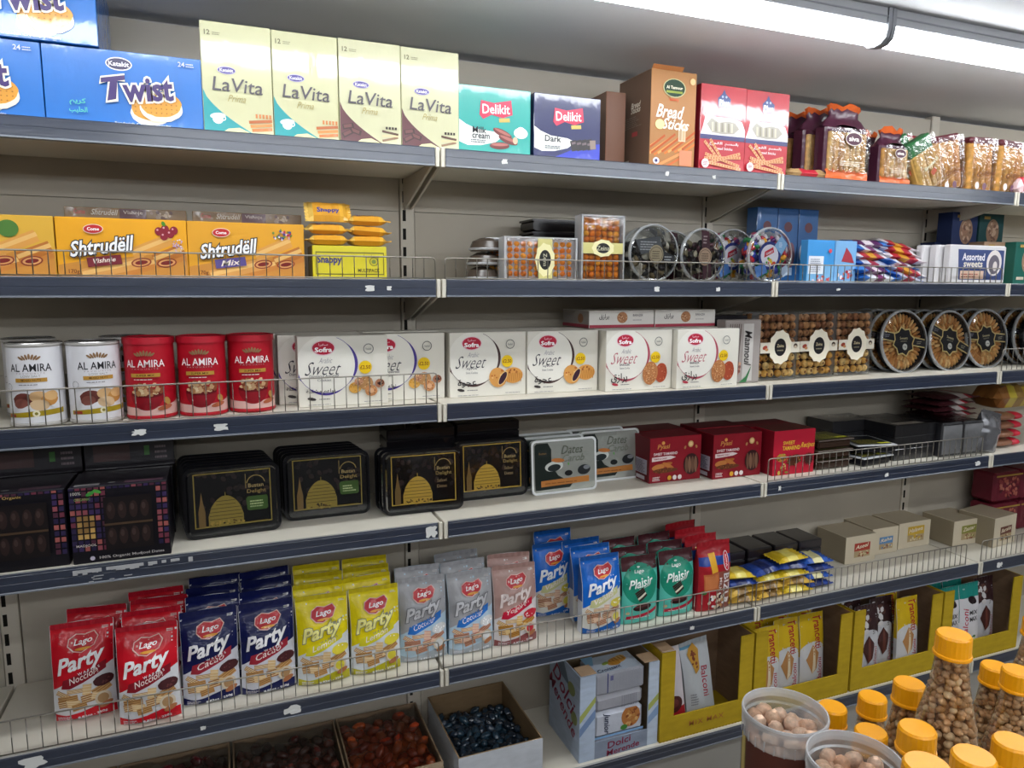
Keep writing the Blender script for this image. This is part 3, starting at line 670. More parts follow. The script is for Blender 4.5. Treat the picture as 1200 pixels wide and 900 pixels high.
def A_dome(green):
    A = Art(); gold = '#a8863a'; H = .8; g2 = '#d8b048' if not green else '#a89040'
    A.P('date_picture'); 
    for _ in range(36): x, y = random.uniform(.15, .88), random.uniform(.3, .72); A.ell(x, y, .035, .025, random.choice(['#241416', '#2c1a1a', '#1a1012', '#30201c']), random.random()*3, 8)
    A.P('gold_border')
    for o_, t in ((0, .012),):
        x0, x1, y0, y1 = .1, .9, .12, .72
        A.rect(x0, y0, x1, y0 + t, g2).rect(x0, y1 - t, x1, y1, g2).rect(x0, y0, x0 + t, y1, g2).rect(x1 - t, y0, x1, y1, g2)
    A.P('dome_picture').poly([(.24, .13)] + [(.24 + .02*0 + .36*t, .24 + .2 * (math.sin(PI*t) ** .6) * (1.1)) for t in [k/12 for k in range(13)]] + [(.6, .13)], g2)
    for k in range(6): A.rect(.25, .2 + .04*k, .59 - .0, .206 + .04*k, '#4c3a1a') if k < 4 else A.rect(.32, .2 + .04*k, .52, .206 + .04*k, '#4c3a1a')
    A.rect(.415, .44, .422, .5, g2); A.poly([(.14, .13), (.14, .3), (.16, .4), (.175, .52), (.19, .4), (.21, .3), (.21, .13)], '#8a6c3c'); A.dots(.42, .15, .2, .035, 26, .014, ['#c8a44c', '#6a5020', '#3a2a14'])
    A.rect(.2, .125, .85, .14, g2)
    A.P('lettering').ring(.74, .56, .09, .1, '#b89a5a', .15, PI - .15).rect(.63, .52, .637, .68, '#b89a5a').text('Bustan', .74, .545, .16, '#d0b478', .045, .01).text('Delight', .745, .475, .2, '#b89a5a', .055, .01)
    if green: A.P('green_label').poly([(.64, .28), (.63, .4), (.65, .425), (.85, .425), (.86, .4), (.86, .28), (.84, .265), (.66, .265)], '#4a6a2c').lines(.67, .3, .83, .39, 3, '#b8c890')
    else: A.text('Safawi', .72, .39, .12, '#b0946a', .04, .01).text('Dates', .72, .32, .12, '#b0946a', .04, .01)
    return A
def A_silver():
    A = Art(); H = .75
    A.P('dark_panel').poly([(.05, .06), (.05, .68), (.08, .71), (.25, .71), (.3, .62), (.3, .4), (.4, .25), (.62, .12), (.58, .07), (.08, .06)], '#16201e')
    A.rect(.1, .52, .24, .62, '#1e2624').text('Bustan', .17, .57, .11, '#7a6038', .03)
    A.P('orange_strip').rect(.14, .115, .88, .2, '#b8783c', .03).lines(.2, .14, .8, .17, 1, '#8a5424')
    A.P('lettering').text('Dates', .62, .6, .34, '#565a50', .12, .005, .35).text('Carob', .64, .48, .34, '#6a6e64', .1, .005, .35)
    A.P('printed_picture').ell(.34, .38, .14, .07, '#c8ccc8', .1).ell(.34, .36, .1, .05, '#20282a', .1).ell(.4, .46, .1, .03, '#b8723c', -.1).ell(.56, .27, .06, .04, '#14181a').ell(.8, .3, .1, .07, '#22262a', .1).ell(.84, .33, .05, .03, '#7a7e84').ell(.56, .4, .01, .02, '#5a9a4a')
    return A
def A_mahjool(k):
    A = Art(); q = random.Random(k)
    A.P('mosaic_print')
    for i in range(16):
        for j in range(13):
            x, y = i/16, j * .92/13
            if x < .32 or x > .84 or y > .78:
                if y < .12: continue
                g = abs(x - .15) < .1 and .25 < y < .56
                A.rect(x + .006, y + .006, x + .052, y + .06, q.choice(['#a8844a', '#c09a58', '#8a6a3c']) if g else q.choice(['#6a3040', '#8a4850', '#3a2a54', '#2e2446', '#9a5450', '#4c2838', '#241c3c']))
    A.P('pack_window').rect(.34, .14, .83, .76, '#140d0f')
    for i in range(4):
        for j in range(2): A.ell(.41 + .115*i, .3 + .3*j, .045, .1, '#2a1c1a').ell(.4 + .115*i, .33 + .3*j, .02, .04, '#40302c')
    A.rect(.34, .43, .83, .455, '#4a3828')
    A.P('lettering').text('100% Organic Mudjool Dates' if k == 0 else '100% Organic', .6 if k == 0 else .45, .065 if k == 0 else .84, .66 if k == 0 else .3, '#b8b2b0' if k == 0 else '#b89a58', .04, .01)
    A.text('MADJOOL', .15, .22, .2, '#c8c0b8', .035, .01).text('100%', .08, .83, .1, '#b0aca0', .035, .01).text('ORGANIC', .14, .76, .16, '#7a9a58', .03, .01)
    A.P('leaf_picture').ell(.22, .82, .05, .022, '#3c8a3a', .5, 8).ell(.29, .84, .045, .02, '#4a9a40', -.4, 8).ell(.2, .07, .025, .025, '#b8b0c0', 0, 10)
    return A
def A_beige(c, word='Baladi'):
    A = Art(); A.P('printed_label').rect(.28, .14, .8, .5, c).rect(.28, .14, .8, .3, '#b09a74').dots(.54, .22, .22, .07, 20, .03, [c, '#d8c8a0', '#8a5a40'])
    A.P('lettering').text(word, .52, .42, .44, '#eadcc0', .1, .02, .3, .1)
    return A
def A_bizu():
    A = Art(); H = 1.7; A.P('upper_panel').rect(0, 1.2, 1, 1.42, '#27408c').rect(.3, 1.02, .5, 1.5, '#e0a832', .1).rect(.5, 0, 1, 1.02, '#8a4a3c').P('biscuit_picture').rect(.12, .55, .56, 1.0, '#c06a3c', .06).rect(.15, .6, .52, .95, '#cc7a48', .06)
    A.dots(.55, .25, .35, .2, 26, .06, ['#e8e4e4', '#3a1a1c', '#c09060', '#d8c8b0']).ell(.12, .52, .07, .05, '#3c7a3c')
    A.P('brand_badge').ell(.8, 1.28, .1, .24, '#e8e0e4').ell(.8, 1.28, .08, .22, '#c03040').text('Vovo', .8, 1.28, .3, '#f4f0f0', .06, .02, 0, PI/2)
    A.P('lettering').text('BIZU', .8, .62, .7, '#e4dada', .2, .02, 0, -PI/2).text('MILK', .6, .7, .36, '#e0d0c8', .08, .01, 0, -PI/2)
    return A
def A_tranc(kind):       # tall slim packs in the yellow display boxes, unit = width
    A = Art(); H = 2.6
    if kind == 'yellow':
        A.P('upper_panel').rect(0, 1.25, 1, 2.7, '#d8b41e').ell(.5, 1.2, .5, .32, '#d6d6d8').P('lettering').text('Trancetti', .72, 1.8, 1.08, '#b02a30', .3, .02, 0, -PI/2).text('Balconi', .78, .55, .8, '#b83a50', .2, .01, .2, PI/2)
    elif kind == 'brown':
        A.P('upper_panel').rect(0, 1.3, 1, 2.7, '#3a2426').ell(.5, 1.3, .5, .3, '#cfcfd4').P('lettering').dots(.35, 1.9, .3, .5, 16, .12, ['#d8d4d4', '#5a3a34']).text('Balconi', .8, .6, .8, '#b06a70', .18, .005, .2, PI/2)
    elif kind == 'teal':
        A.P('upper_panel').rect(0, 1.9, 1, 2.7, '#1f8a80').P('lettering').text('Balconi', .25, 1.0, 1.1, '#c0304c', .24, .01, .2, PI/2).text('MIX', .65, 1.35, .4, '#28242a', .16, .02).text('MAX', .65, 1.12, .45, '#28242a', .16, .02).P('flower_picture').ell(.6, .4, .2, .07, '#3c6a3a', .6, 8).ell(.75, .35, .2, .07, '#e0dcc8', -.4, 8).ell(.6, 1.8, .22, .14, '#2a1c20', -.3)
    else:
        A.P('upper_panel').rect(0, 2.2, .45, 2.7, '#6aa0c0') if kind == 'white' else A.P('upper_panel').rect(0, 0, 1, .6, '#a8202c')
        A.P('lettering').text('Balconi' if kind == 'white' else 'Balconi', .72 if kind == 'white' else .25, 1.1 if kind == 'white' else 1.6, 1.0, '#b03a4c', .24, .01, .2, -PI/2 if kind == 'white' else PI/2).lines(.15, .45, .4, .85, 5, '#8a8a90')
    A.P('cake_picture')
    if kind == 'white': A.poly([(.2, 2.05), (.45, 2.35), (.62, 2.1), (.52, 1.55), (.4, 1.4)], '#c8963c').dots(.42, 1.85, .12, .3, 14, .05, ['#7a3a2c', '#8a4a30'])
    elif kind == 'red': A.ell(.55, .75, .34, .26, '#4a2222').ell(.55, .78, .2, .14, '#6a3434')
    elif kind in ('yellow', 'brown'): A.poly([(.2, .95), (.5, 1.4), (.75, 1.1), (.65, .6), (.45, .45)], '#b88450' if kind == 'yellow' else '#4a2826').poly([(.45, .45), (.5, 1.35), (.58, 1.25), (.6, .6)], '#e8d8b8' if kind == 'yellow' else '#6a3c34')
    return A

# ---------------------------------------------------------------- shapes of the packages
def tin(main, art, lid, label_part='printed_label'):
    R, H = .051, .174
    mb = MB(); base = '#b8b4b0'
    mb.lathe([(0, 0), (R - .004, 0), (R, .003), (R, .007), (R - .002, .009), (R - .002, H - .012), (R, H - .01), (R, H - .006), (R - .003, H - .006)], 40, base if lid is None else main, 'plast')
    o = mb.build('nut_tin')
    mb = MB()
    if lid: mb.lathe([(0, H - .001), (R - .008, H - .001), (R - .005, H + .002), (R + .0008, H + .001), (R + .001, H - .0125), (R - .0015, H - .0125)], 40, lid, 'plast')
    else: mb.lathe([(0, H - .007), (R - .006, H - .007), (R - .005, H - .004), (R - .001, H - .004), (R + .0003, H - .006)], 40, '#9a9896', 'silver')
    mb.build('lid', o)
    n = 40; per = 2 * PI * (R - .0018)
    def S(x, y, off): a = -PI/2 + x / (R - .0018); rr = R - .0018 + off; k = a / (2*PI/n); f = k - math.floor(k); a0 = math.floor(k) * 2*PI/n; a1 = a0 + 2*PI/n; return (rr * ((1-f)*math.cos(a0) + f*math.cos(a1)), rr * ((1-f)*math.sin(a0) + f*math.sin(a1)), y + .009)
    g = [(k - 10) * 2*PI/n * (R - .0018) for k in range(-1, 22)]
    g = [(-PI/2 + 0 + 2*PI/n*k) * (R - .0018) for k in range(0, 21)]
    lay_print(art, S, o, 1., gx=g, lim=(-PI/2*(R-.0018), PI/2*(R-.0018), 0, H - .022), off=.0003, step=.00005)
    return o
def A_tin(red):
    A = Art(); W = .145 / 2
    A.P('label_ground').rect(-.081, 0, .081, .156, '#b01426' if red else '#dfdee2')
    if red:
        A.rect(-.081, 0, .081, .012, '#e8dcd8'); A.poly([(-.081, .0), (.081, .0), (.081, .03), (.05, .022), (0, .016), (-.081, .02)], '#d8b0a8')
        A.P('nut_bowl_picture').ell(-.0, .045, .034, .034, '#8a1220', n=24, a0=PI, a1=2*PI).ell(0, .046, .034, .008, '#6a0e18')
        A.dots(0, .056, .034, .014, 46, .0058, ['#c8a078', '#a87850', '#e0c8a0', '#8a4a30', '#d8b890']).ell(.04, .03, .006, .009, '#b88a4a', .5).ell(.035, .016, .016, .005, '#b06040', .2)
    else:
        A.P('nut_picture'); 
        for x, y, rx, ry, a, c in ((-.018, .047, .02, .014, .1, '#6a3630'), (-.022, .04, .014, .01, .2, '#8a5248'), (.012, .052, .018, .012, -.2, '#d0a878'), (.03, .046, .017, .013, .3, '#c48a48'), (.012, .036, .017, .011, -.1, '#d8b890'), (.034, .054, .013, .01, 0, '#dcb078')): A.ell(x, y, rx, ry, c, a, jit=.08)
        A.P('gold_band').poly([(-.06, .01), (-.06, .018), (0, .024), (.06, .027), (.06, .016), (0, .013)], '#a89020').poly([(-.055, .012), (-.035, .012), (-.035, .018), (-.055, .017)], '#a03a30').ell(.005, .019, .0065, .0065, '#e8e0c0').ell(.005, .019, .003, .003, '#8a8030')
    tc = '#f2e8e8' if red else '#2b2b30'
    A.P('lettering').text('AL AMIRA', 0, .112, .076, tc, .0155, .006).text('FAVOURITE', 0, .1005, .05, '#a8989a', .003, .0, 0, 0, None, 0, 1.6)
    A.P('crown_mark')
    for k in range(-3, 4): A.ell(k * .005, .131 + (3 - abs(k)) * .0012, .0022, .006, '#8a6a4a', -k * .3, 8)
    A.P('gold_ribbon').rect(-.028, .083, .028, .091, '#b88a3a').text('SUPER MIX' if red else 'MIXED NUTS', 0, .087, .034, '#4a3010', .0045, .01)
    if not red: A.P('lettering').text('LOW SALT', 0, .095, .034, '#9a9694', .0042, .002); A.ring(-.045, .073, .0065, .0072, '#4a4a50', n=16)
    A.P('lettering').lines(-.022, .077, .022, .081, 1, '#e0c8c8' if red else '#8a868a')
    return A

def pouch(w, h, d, base, art, name='wafer_bag', topcol=None, seed=1, slump=0., m='foil', sidecol=None):
    rn = random.Random(seed); nx, nz = 16, 28; mb = MB()
    def th(t):    # thickness share up the bag
        if t < .04: return .72 + t * 6
        if t < .6: return .96 + .04 * math.sin(t * 5)
        if t < .93: return max(.03, 1 - ((t - .6) / .33) ** 1.3)
        return .03
    nc = [[(rn.random() - .5) for i in range(7)] for j in range(10)]
    def sn(i, j):     # smooth creases between the coarse lattice values
        u, v = i / nx * 6, j / nz * 9; a, b = min(int(u), 5), min(int(v), 8); fu, fv = u - a, v - b; fu = fu*fu*(3-2*fu); fv = fv*fv*(3-2*fv)
        return (nc[b][a]*(1-fu) + nc[b][a+1]*fu) * (1-fv) + (nc[b+1][a]*(1-fu) + nc[b+1][a+1]*fu) * fv
    nz_ = [[sn(i, j) for i in range(nx + 1)] for j in range(nz + 1)]
    def node(i, j, side):
        u = i / nx * 2 - 1; t = j / nz; T = th(t) * d
        wid = w / 2 * (1 - .035 * math.sin(PI * min(1, t / .95)) + (.0 if t > .9 else 0))
        edge = abs(u) ** 3.2
        y0 = d/2 - T/2 * (1 - edge * .55); y1 = d/2 + T/2 * (1 - edge * .55)
        wr = nz_[j][i] * .0065 * (1 if t > .45 else .6) * (0 if abs(u) > .99 or j == 0 else 1)
        if j >= nz - 2: wr = nz_[nz][i] * .002
        y = (y0 if side == 0 else y1) + wr
        y += slump * t * t * h
        z = h * t - (.004 * abs(u) ** 2 if j == nz else 0) + (.003 * (1 - abs(u)) if j == 0 else 0)
        return (u * wid, y, z)
    F = [node(i, j, 0) for j in range(nz + 1) for i in range(nx + 1)]; B = [node(i, j, 1) for j in range(nz + 1) for i in range(nx + 1)]
    mb.grid(F, nx, nz, base, m); mb.grid(B, nx, nz, topcol or base, m, flip=True)
    sc_ = sidecol or base
    for i in (0, nx):
        for j in range(nz): a, b = j*(nx+1)+i, (j+1)*(nx+1)+i; mb.add([F[a], B[a], B[b], F[b]], [(0, 1, 2, 3)], sc_ if j < 12 else (topcol or sc_), m)
    for j, rws in ((0, 0), (nz, nz)):
        for i in range(nx): a = j*(nx+1)+i; mb.add([F[a], F[a+1], B[a+1], B[a]], [(0, 1, 2, 3)], topcol or base, m)
    o = mb.build(name)
    # crimped seal strip
    def S(x, y, off):
        u = min(max(x / w, 0), 1) * nx; t = min(max(y / h, 0), 1) * nz; i = min(int(u), nx-1); j = min(int(t), nz-1); fu, ft = u - i, t - j
        a, b, c, e = (Vector(F[j*(nx+1)+i]), Vector(F[j*(nx+1)+i+1]), Vector(F[(j+1)*(nx+1)+i]), Vector(F[(j+1)*(nx+1)+i+1]))
        p = a*(1-fu)*(1-ft) + b*fu*(1-ft) + c*(1-fu)*ft + e*fu*ft; return (p.x, p.y - off, p.z)
    if art: lay_print(art, S, o, w, gx=[w*i/nx for i in range(1, nx)], gy=[h*j/nz for j in range(1, nz)], off=.0004, step=.00007, m=m, lim=(.001, w-.001, .001, h*.995))
    mb = MB(); k = 14
    vs = []
    for i in range(k + 1):
        x = -w/2*.965 + w*.965*i/k; y = d/2 - d*.02 + slump*h - .0012 - (.0008 if i % 2 else 0); vs += [(x, y, h*.945), (x, y, h*.998)]
    mb.add(vs, [(2*i, 2*i+2, 2*i+3, 2*i+1) for i in range(k)], topcol or (art.el[0][3] if art else base), m); mb.build('crimped_seal', o)
    return o
def pillow(w, l, h, col, bands=None, name='snack_pack', seed=0, m='foil', n=10, k=6, art=None):     # a flow-wrapped pack lying on its back, long side along x
    rn = random.Random(seed); mb = MB(); top_ = []; bot = []
    for j in range(k + 1):
        v = j / k * 2 - 1
        for i in range(n + 1):
            u = i / n * 2 - 1; e = max(0, 1 - abs(u) ** 5) ** .5 * max(0, 1 - abs(v) ** 4) ** .5
            if i in (0, n): e = 0
            x = u * w/2 * (1.0 if i in (0, n) else .97); y = v * l/2 * (1 - .04 * (1 - abs(u)) )
            q = (rn.random() - .5) * h * .14
            top_.append((x, y + l/2, h/2 + h/2 * e + (q if e > 0 else 0) + .001)); bot.append((x, y + l/2, h/2 - h/2 * e + abs(q) * .2 * (e > 0)))
    def cc(i):
        if not bands: return col
        u = (i + .5) / n
        for lim_, c in bands:
            if u < lim_: return c
        return col
    for i in range(n):
        for j in range(k):
            a = j*(n+1)+i; mb.add([top_[a], top_[a+1], top_[a+n+2], top_[a+n+1]], [(0, 1, 2, 3)], cc(i), m, True); mb.add([bot[a], bot[a+1], bot[a+n+2], bot[a+n+1]], [(3, 2, 1, 0)], cc(i), m, True)
    for r_ in (range(n), ):
        for i in r_:
            for a in (i, k*(n+1)+i): mb.add([bot[a], bot[a+1], top_[a+1], top_[a]], [(0, 1, 2, 3)], cc(i), m)
    o = mb.build(name)
    for s_ in (-1, 1):
        e = MB(); vs = []
        for j in range(13): y = l * (j / 12) * .96 + l*.02; x = s_ * w/2; vs += [(x, y, h/2), (x + s_ * .009 + (.0016 if j % 2 else 0), y, h/2 + (.002 if j % 2 else -.001))]
        e.add(vs, [(2*j, 2*j+1, 2*j+3, 2*j+2) for j in range(12)], cc(0 if s_ < 0 else n-1), m); e.build('crimped_end', o)
    if art:
        def S(x, y, off):
            u = min(max(x / w, 0), .9999) * n; t = min(max(y / l, 0), .9999) * k; i = int(u); j = int(t); fu, ft = u-i, t-j
            a, b, c, e = (Vector(top_[j*(n+1)+i]), Vector(top_[j*(n+1)+i+1]), Vector(top_[(j+1)*(n+1)+i]), Vector(top_[(j+1)*(n+1)+i+1]))
            p = a*(1-fu)*(1-ft) + b*fu*(1-ft) + c*(1-fu)*ft + e*fu*ft; return (p.x, p.y, p.z + off)
        lay_print(art, S, o, w, gx=[w*i/n for i in range(1, n)], gy=[l*j/k for j in range(1, k)], off=.0008, m=m, lim=(.002, w-.002, .002, l-.002))
    return o
def rr_prism(mb, w, h, r, y0, y1, col, m, inset0=0., inset1=0., n=5, cap=(True, True)):     # rounded-rectangle slab standing in the x-z plane
    def ringp(ins, y): return [(x - w/2, y, z) for x, z in A_rounded(w - 2*ins, h - 2*ins, max(r - ins, .002), n, ins, ins)]
    a, b = ringp(inset0, y0), ringp(inset1, y1); k = len(a)
    mb.add(a + b, [(i, (i+1) % k, k + (i+1) % k, k + i) for i in range(k)], col, m, True)
    if cap[0]: mb.add(a, [tuple(range(k))], col, m)
    if cap[1]: mb.add(b, [tuple(range(k))[::-1]], col, m)
def date_tray(art, w=.212, h=.165, d=.026, body='#070609', rim='clear'):
    mb = MB(); rr_prism(mb, w, h, .02, .004, d, body, 'blackp', .004, .012); rr_prism(mb, w, h, .02, .0, .004, '#121216', 'blackp', .0, .0)
    o = mb.build('date_tray')
    if art: lay_print(art, front(w), o, w, m='carton', lim=(.004, w-.004, .004, h-.004))
    mb = MB(); rr_prism(mb, w - .012, h - .012, .016, -.0065, -.0002, '#ffffff', 'clear', .004, .0, cap=(True, False)); l_ = mb.build('clear_lid', o, (0, 0, .006))
    return o

def round_tray():        # lying against the ones behind: a shallow round tray of fanned biscuits with a belt label, axis along y
    R = .106; mb = MB(); mb.lathe([(0, .034), (R - .012, .034), (R - .004, .008), (R, .006), (R, .004), (R - .003, .004), (R - .006, .012), (R - .014, .031), (0, .031)], 40, '#17151a', 'blackp', axis='y', c=(0, 0, R)); o = mb.build('biscuit_tray')
    mb = MB(); rn = random.Random(4)
    for ring, (rad, n) in enumerate(((.079, 36), (.05, 24))):
        for k in range(n):
            a = 2*PI*k/n; rot = Matrix.Rotation(a, 3, 'Y') @ Matrix.Rotation(.55, 3, 'X'); rot = Matrix.Rotation(-a, 3, 'Y') @ Matrix.Rotation(.5, 3, 'Z')
            mb.blob((rad*math.cos(a), .017, R + rad*math.sin(a)), (.02, .0062, .0075), random.choice(['#d8a05c', '#c88a48', '#e0b070', '#b87838']), 'food', 8, 4, Matrix.Rotation(-a, 3, 'Y') @ Matrix.Rotation(.7, 3, 'X'))
    for k in range(8): mb.blob((rn.uniform(-.03, .03), .018, R + rn.uniform(-.03, .03)), (.014, .005, .014), '#8a5a34', 'food')
    tag(mb.build('biscuits', o), None, None, kind='stuff')
    A = Art(); A.P('belt_label').poly([(-.1, .012), (-.1, .04), (.1, .004), (.1, -.024)], '#14131a').poly([(-.1, .038), (-.1, .042), (.1, .006), (.1, .002)], '#d0b678').poly([(-.1, .01), (-.1, .014), (.1, -.022), (.1, -.026)], '#d0b678')
    st = lambda q: [((q if k % 2 == 0 else q * .8) * math.cos(2*PI*k/16 + .2), (q if k % 2 == 0 else q * .8) * math.sin(2*PI*k/16 + .2)) for k in range(16)]
    A.poly(st(.054), '#d8bc7a').poly(st(.048), '#15141c'); A.P('lettering').text('Sweets', 0, .012, .036, '#d8c89a', .009, .01).text('selection', 0, .002, .03, '#a8a08a', .005).ell(.004, -.018, .011, .011, '#e0dcd4').text('1kg', .004, -.018, .013, '#404048', .006)
    A.lines(-.085, .018, -.06, .03, 2, '#8a8a9a').lines(.06, -.01, .085, .002, 2, '#a8a08a')
    lay_print(A, lambda x, y, off: (x, .0036 - off, R + y), o, 1., off=.0)
    mb = MB(); mb.lathe([(R + .001, .008), (R + .0015, .003), (R - .002, .0), (R - .006, -.0035), (R - .014, -.005)], 40, '#fff', 'clear', axis='y', c=(0, 0, R), cap=False)
    mb.lathe([(R - .014, -.005), (.001, -.0055)], 40, '#fff', 'clear', axis='y', c=(0, 0, R), cap=False); mb.build('clear_lid', o)
    mb = MB(); mb.lathe([(R + .002, .007), (R + .003, .003), (R + .001, -.001), (R - .005, -.001), (R - .005, .003), (R + .002, .007)], 40, '#c8ccd0', 'frost', axis='y', c=(0, 0, R), cap=False); mb.build('rim', o)
    return o
def cookie_box(seed):    # upright clear box of round filled biscuits with a scalloped belt label
    w, h, d = .156, .212, .05; rn = random.Random(seed); mb = MB(); rr_prism(mb, w, h, .014, .012, d, '#8a8078', 'frost', .002, .006, cap=(False, True)); o = mb.build('cookie_box')
    mb = MB()
    for j in range(8):
        for i in range(6):
            mb.blob((-.062 + .0248*i + rn.uniform(-.002, .002), .022 + rn.uniform(-.003, .003), .02 + .0245*j), (.0125, .011, .0122), rn.choice(['#e0a850', '#f0c070', '#d09040', '#f0c880'] if j < 4 else ['#b07c50', '#c08a58', '#9a6440', '#c8946a']), 'food', 8, 5, None, .15, rn)
            mb.blob((-.062 + .0248*i + rn.uniform(-.004, .004), .0125, .02 + .0245*j + rn.uniform(-.004, .004)), (.004, .002, .005), '#8a5430', 'food', 6, 4)
    mb.box(-w/2 + .01, w/2 - .01, .034, .036, .01, h - .01, '#5a3c26', 'food'); tag(mb.build('biscuits', o), None, None, kind='stuff')
    mb = MB(); rr_prism(mb, w, h, .014, -.001, .013, '#fff', 'clear', .003, .0, cap=(True, False)); mb.build('clear_lid', o)
    A = Art(); A.P('belt_label').rect(0, .55, 1, .76, '#e0d8c8'); n = 22
    A.poly([(.5 + (.29 if k % 2 else .265) * math.cos(2*PI*k/n), .66 + (.35 if k % 2 else .32) * math.sin(2*PI*k/n)) for k in range(n)], '#ece4d0')
    A.ell(.5, .66, .145, .175, '#1c1a1e'); A.P('lettering').text('Zeina', .5, .69, .17, '#d8c8a0', .06, .01).text('sweets', .5, .6, .15, '#b0a888', .03)
    A.P('fruit_picture').ell(.12, .66, .06, .04, '#a04030', .3).ell(.16, .62, .04, .03, '#c89060').ell(.88, .68, .05, .05, '#4a3c34').ell(.88, .66, .035, .03, '#c8b8a0')
    lay_print(A, front(w, -.0012), o, w, lim=(.001, w-.001, 0, h))
    return o
def orange_box(w, h, tall):
    d = .045; mb = MB(); mb.box(-w/2, w/2, .012, d, 0, h, '#5a3a2a', 'frost', .003); o = mb.build('sweets_box')
    mb = MB(); rn = random.Random(5); nx, nz = (3, 5) if tall else (5, 3)
    for i in range(nx * 2):
        for j in range(nz * 2):
            W_2 = (w - .02) / (nx*2); H_2 = (h - .02) / (nz*2); x = -w/2 + .01 + W_2*(i + .5); z = .01 + H_2*(j + .5)
            mb.blob((x, .016, z), (W_2*.56, .008, H_2*.56), rn.choice(['#f08a10', '#f89a18', '#e87a10', '#f8a828', '#f08410']), 'food', 8, 4, None, .25, rn)
    mb.box(-w/2 + .006, w/2 - .006, .018, .03, .005, h - .005, '#d87a1c', 'food'); tag(mb.build('shredded_sweets', o), None, None, kind='stuff')
    mb = MB(); mb.box(-w/2, w/2, .002, .012, 0, h, '#fff', 'clear', .003); mb.build('clear_lid', o); mb = MB()
    for b in ((-w/2, w/2, h - .004, h), (-w/2, w/2, 0, .004), (-w/2, -w/2 + .004, 0, h), (w/2 - .004, w/2, 0, h)): mb.box(b[0] - .0005, b[1] + .0005, .0005, .014, b[2], b[3], '#9a8a80', 'frost')
    mb.build('lid_edge', o)
    A = Art(); c = '#c8c07c'; n = 18; H = h / w; cx, cy = (.5, H*.5) if tall else (.55, H*.48)
    A.P('belt_label')
    if tall: A.rect(0, cy - .11, 1, cy + .11, c)
    else: A.rect(cx - .1, 0, cx + .1, H, c)
    sx, sy = (.25, .17) if tall else (.13, .2)
    A.poly([(cx + sx * (1.08 if k % 2 else .98) * math.cos(2*PI*k/n), cy + sy * (1.08 if k % 2 else .98) * math.sin(2*PI*k/n)) for k in range(n)], '#e4dca8').poly([(cx + sx*.62*math.cos(2*PI*k/n), cy + sy*.62*math.sin(2*PI*k/n)) for k in range(n)], '#1c1c1a')
    A.P('lettering').text('Zeina', cx, cy, .3 if tall else .16, '#b8b49a', None, .01, 0, 0 if tall else -PI/2)
    lay_print(A, front(w, .0015), o, w, lim=(0, w, 0, h))
    return o
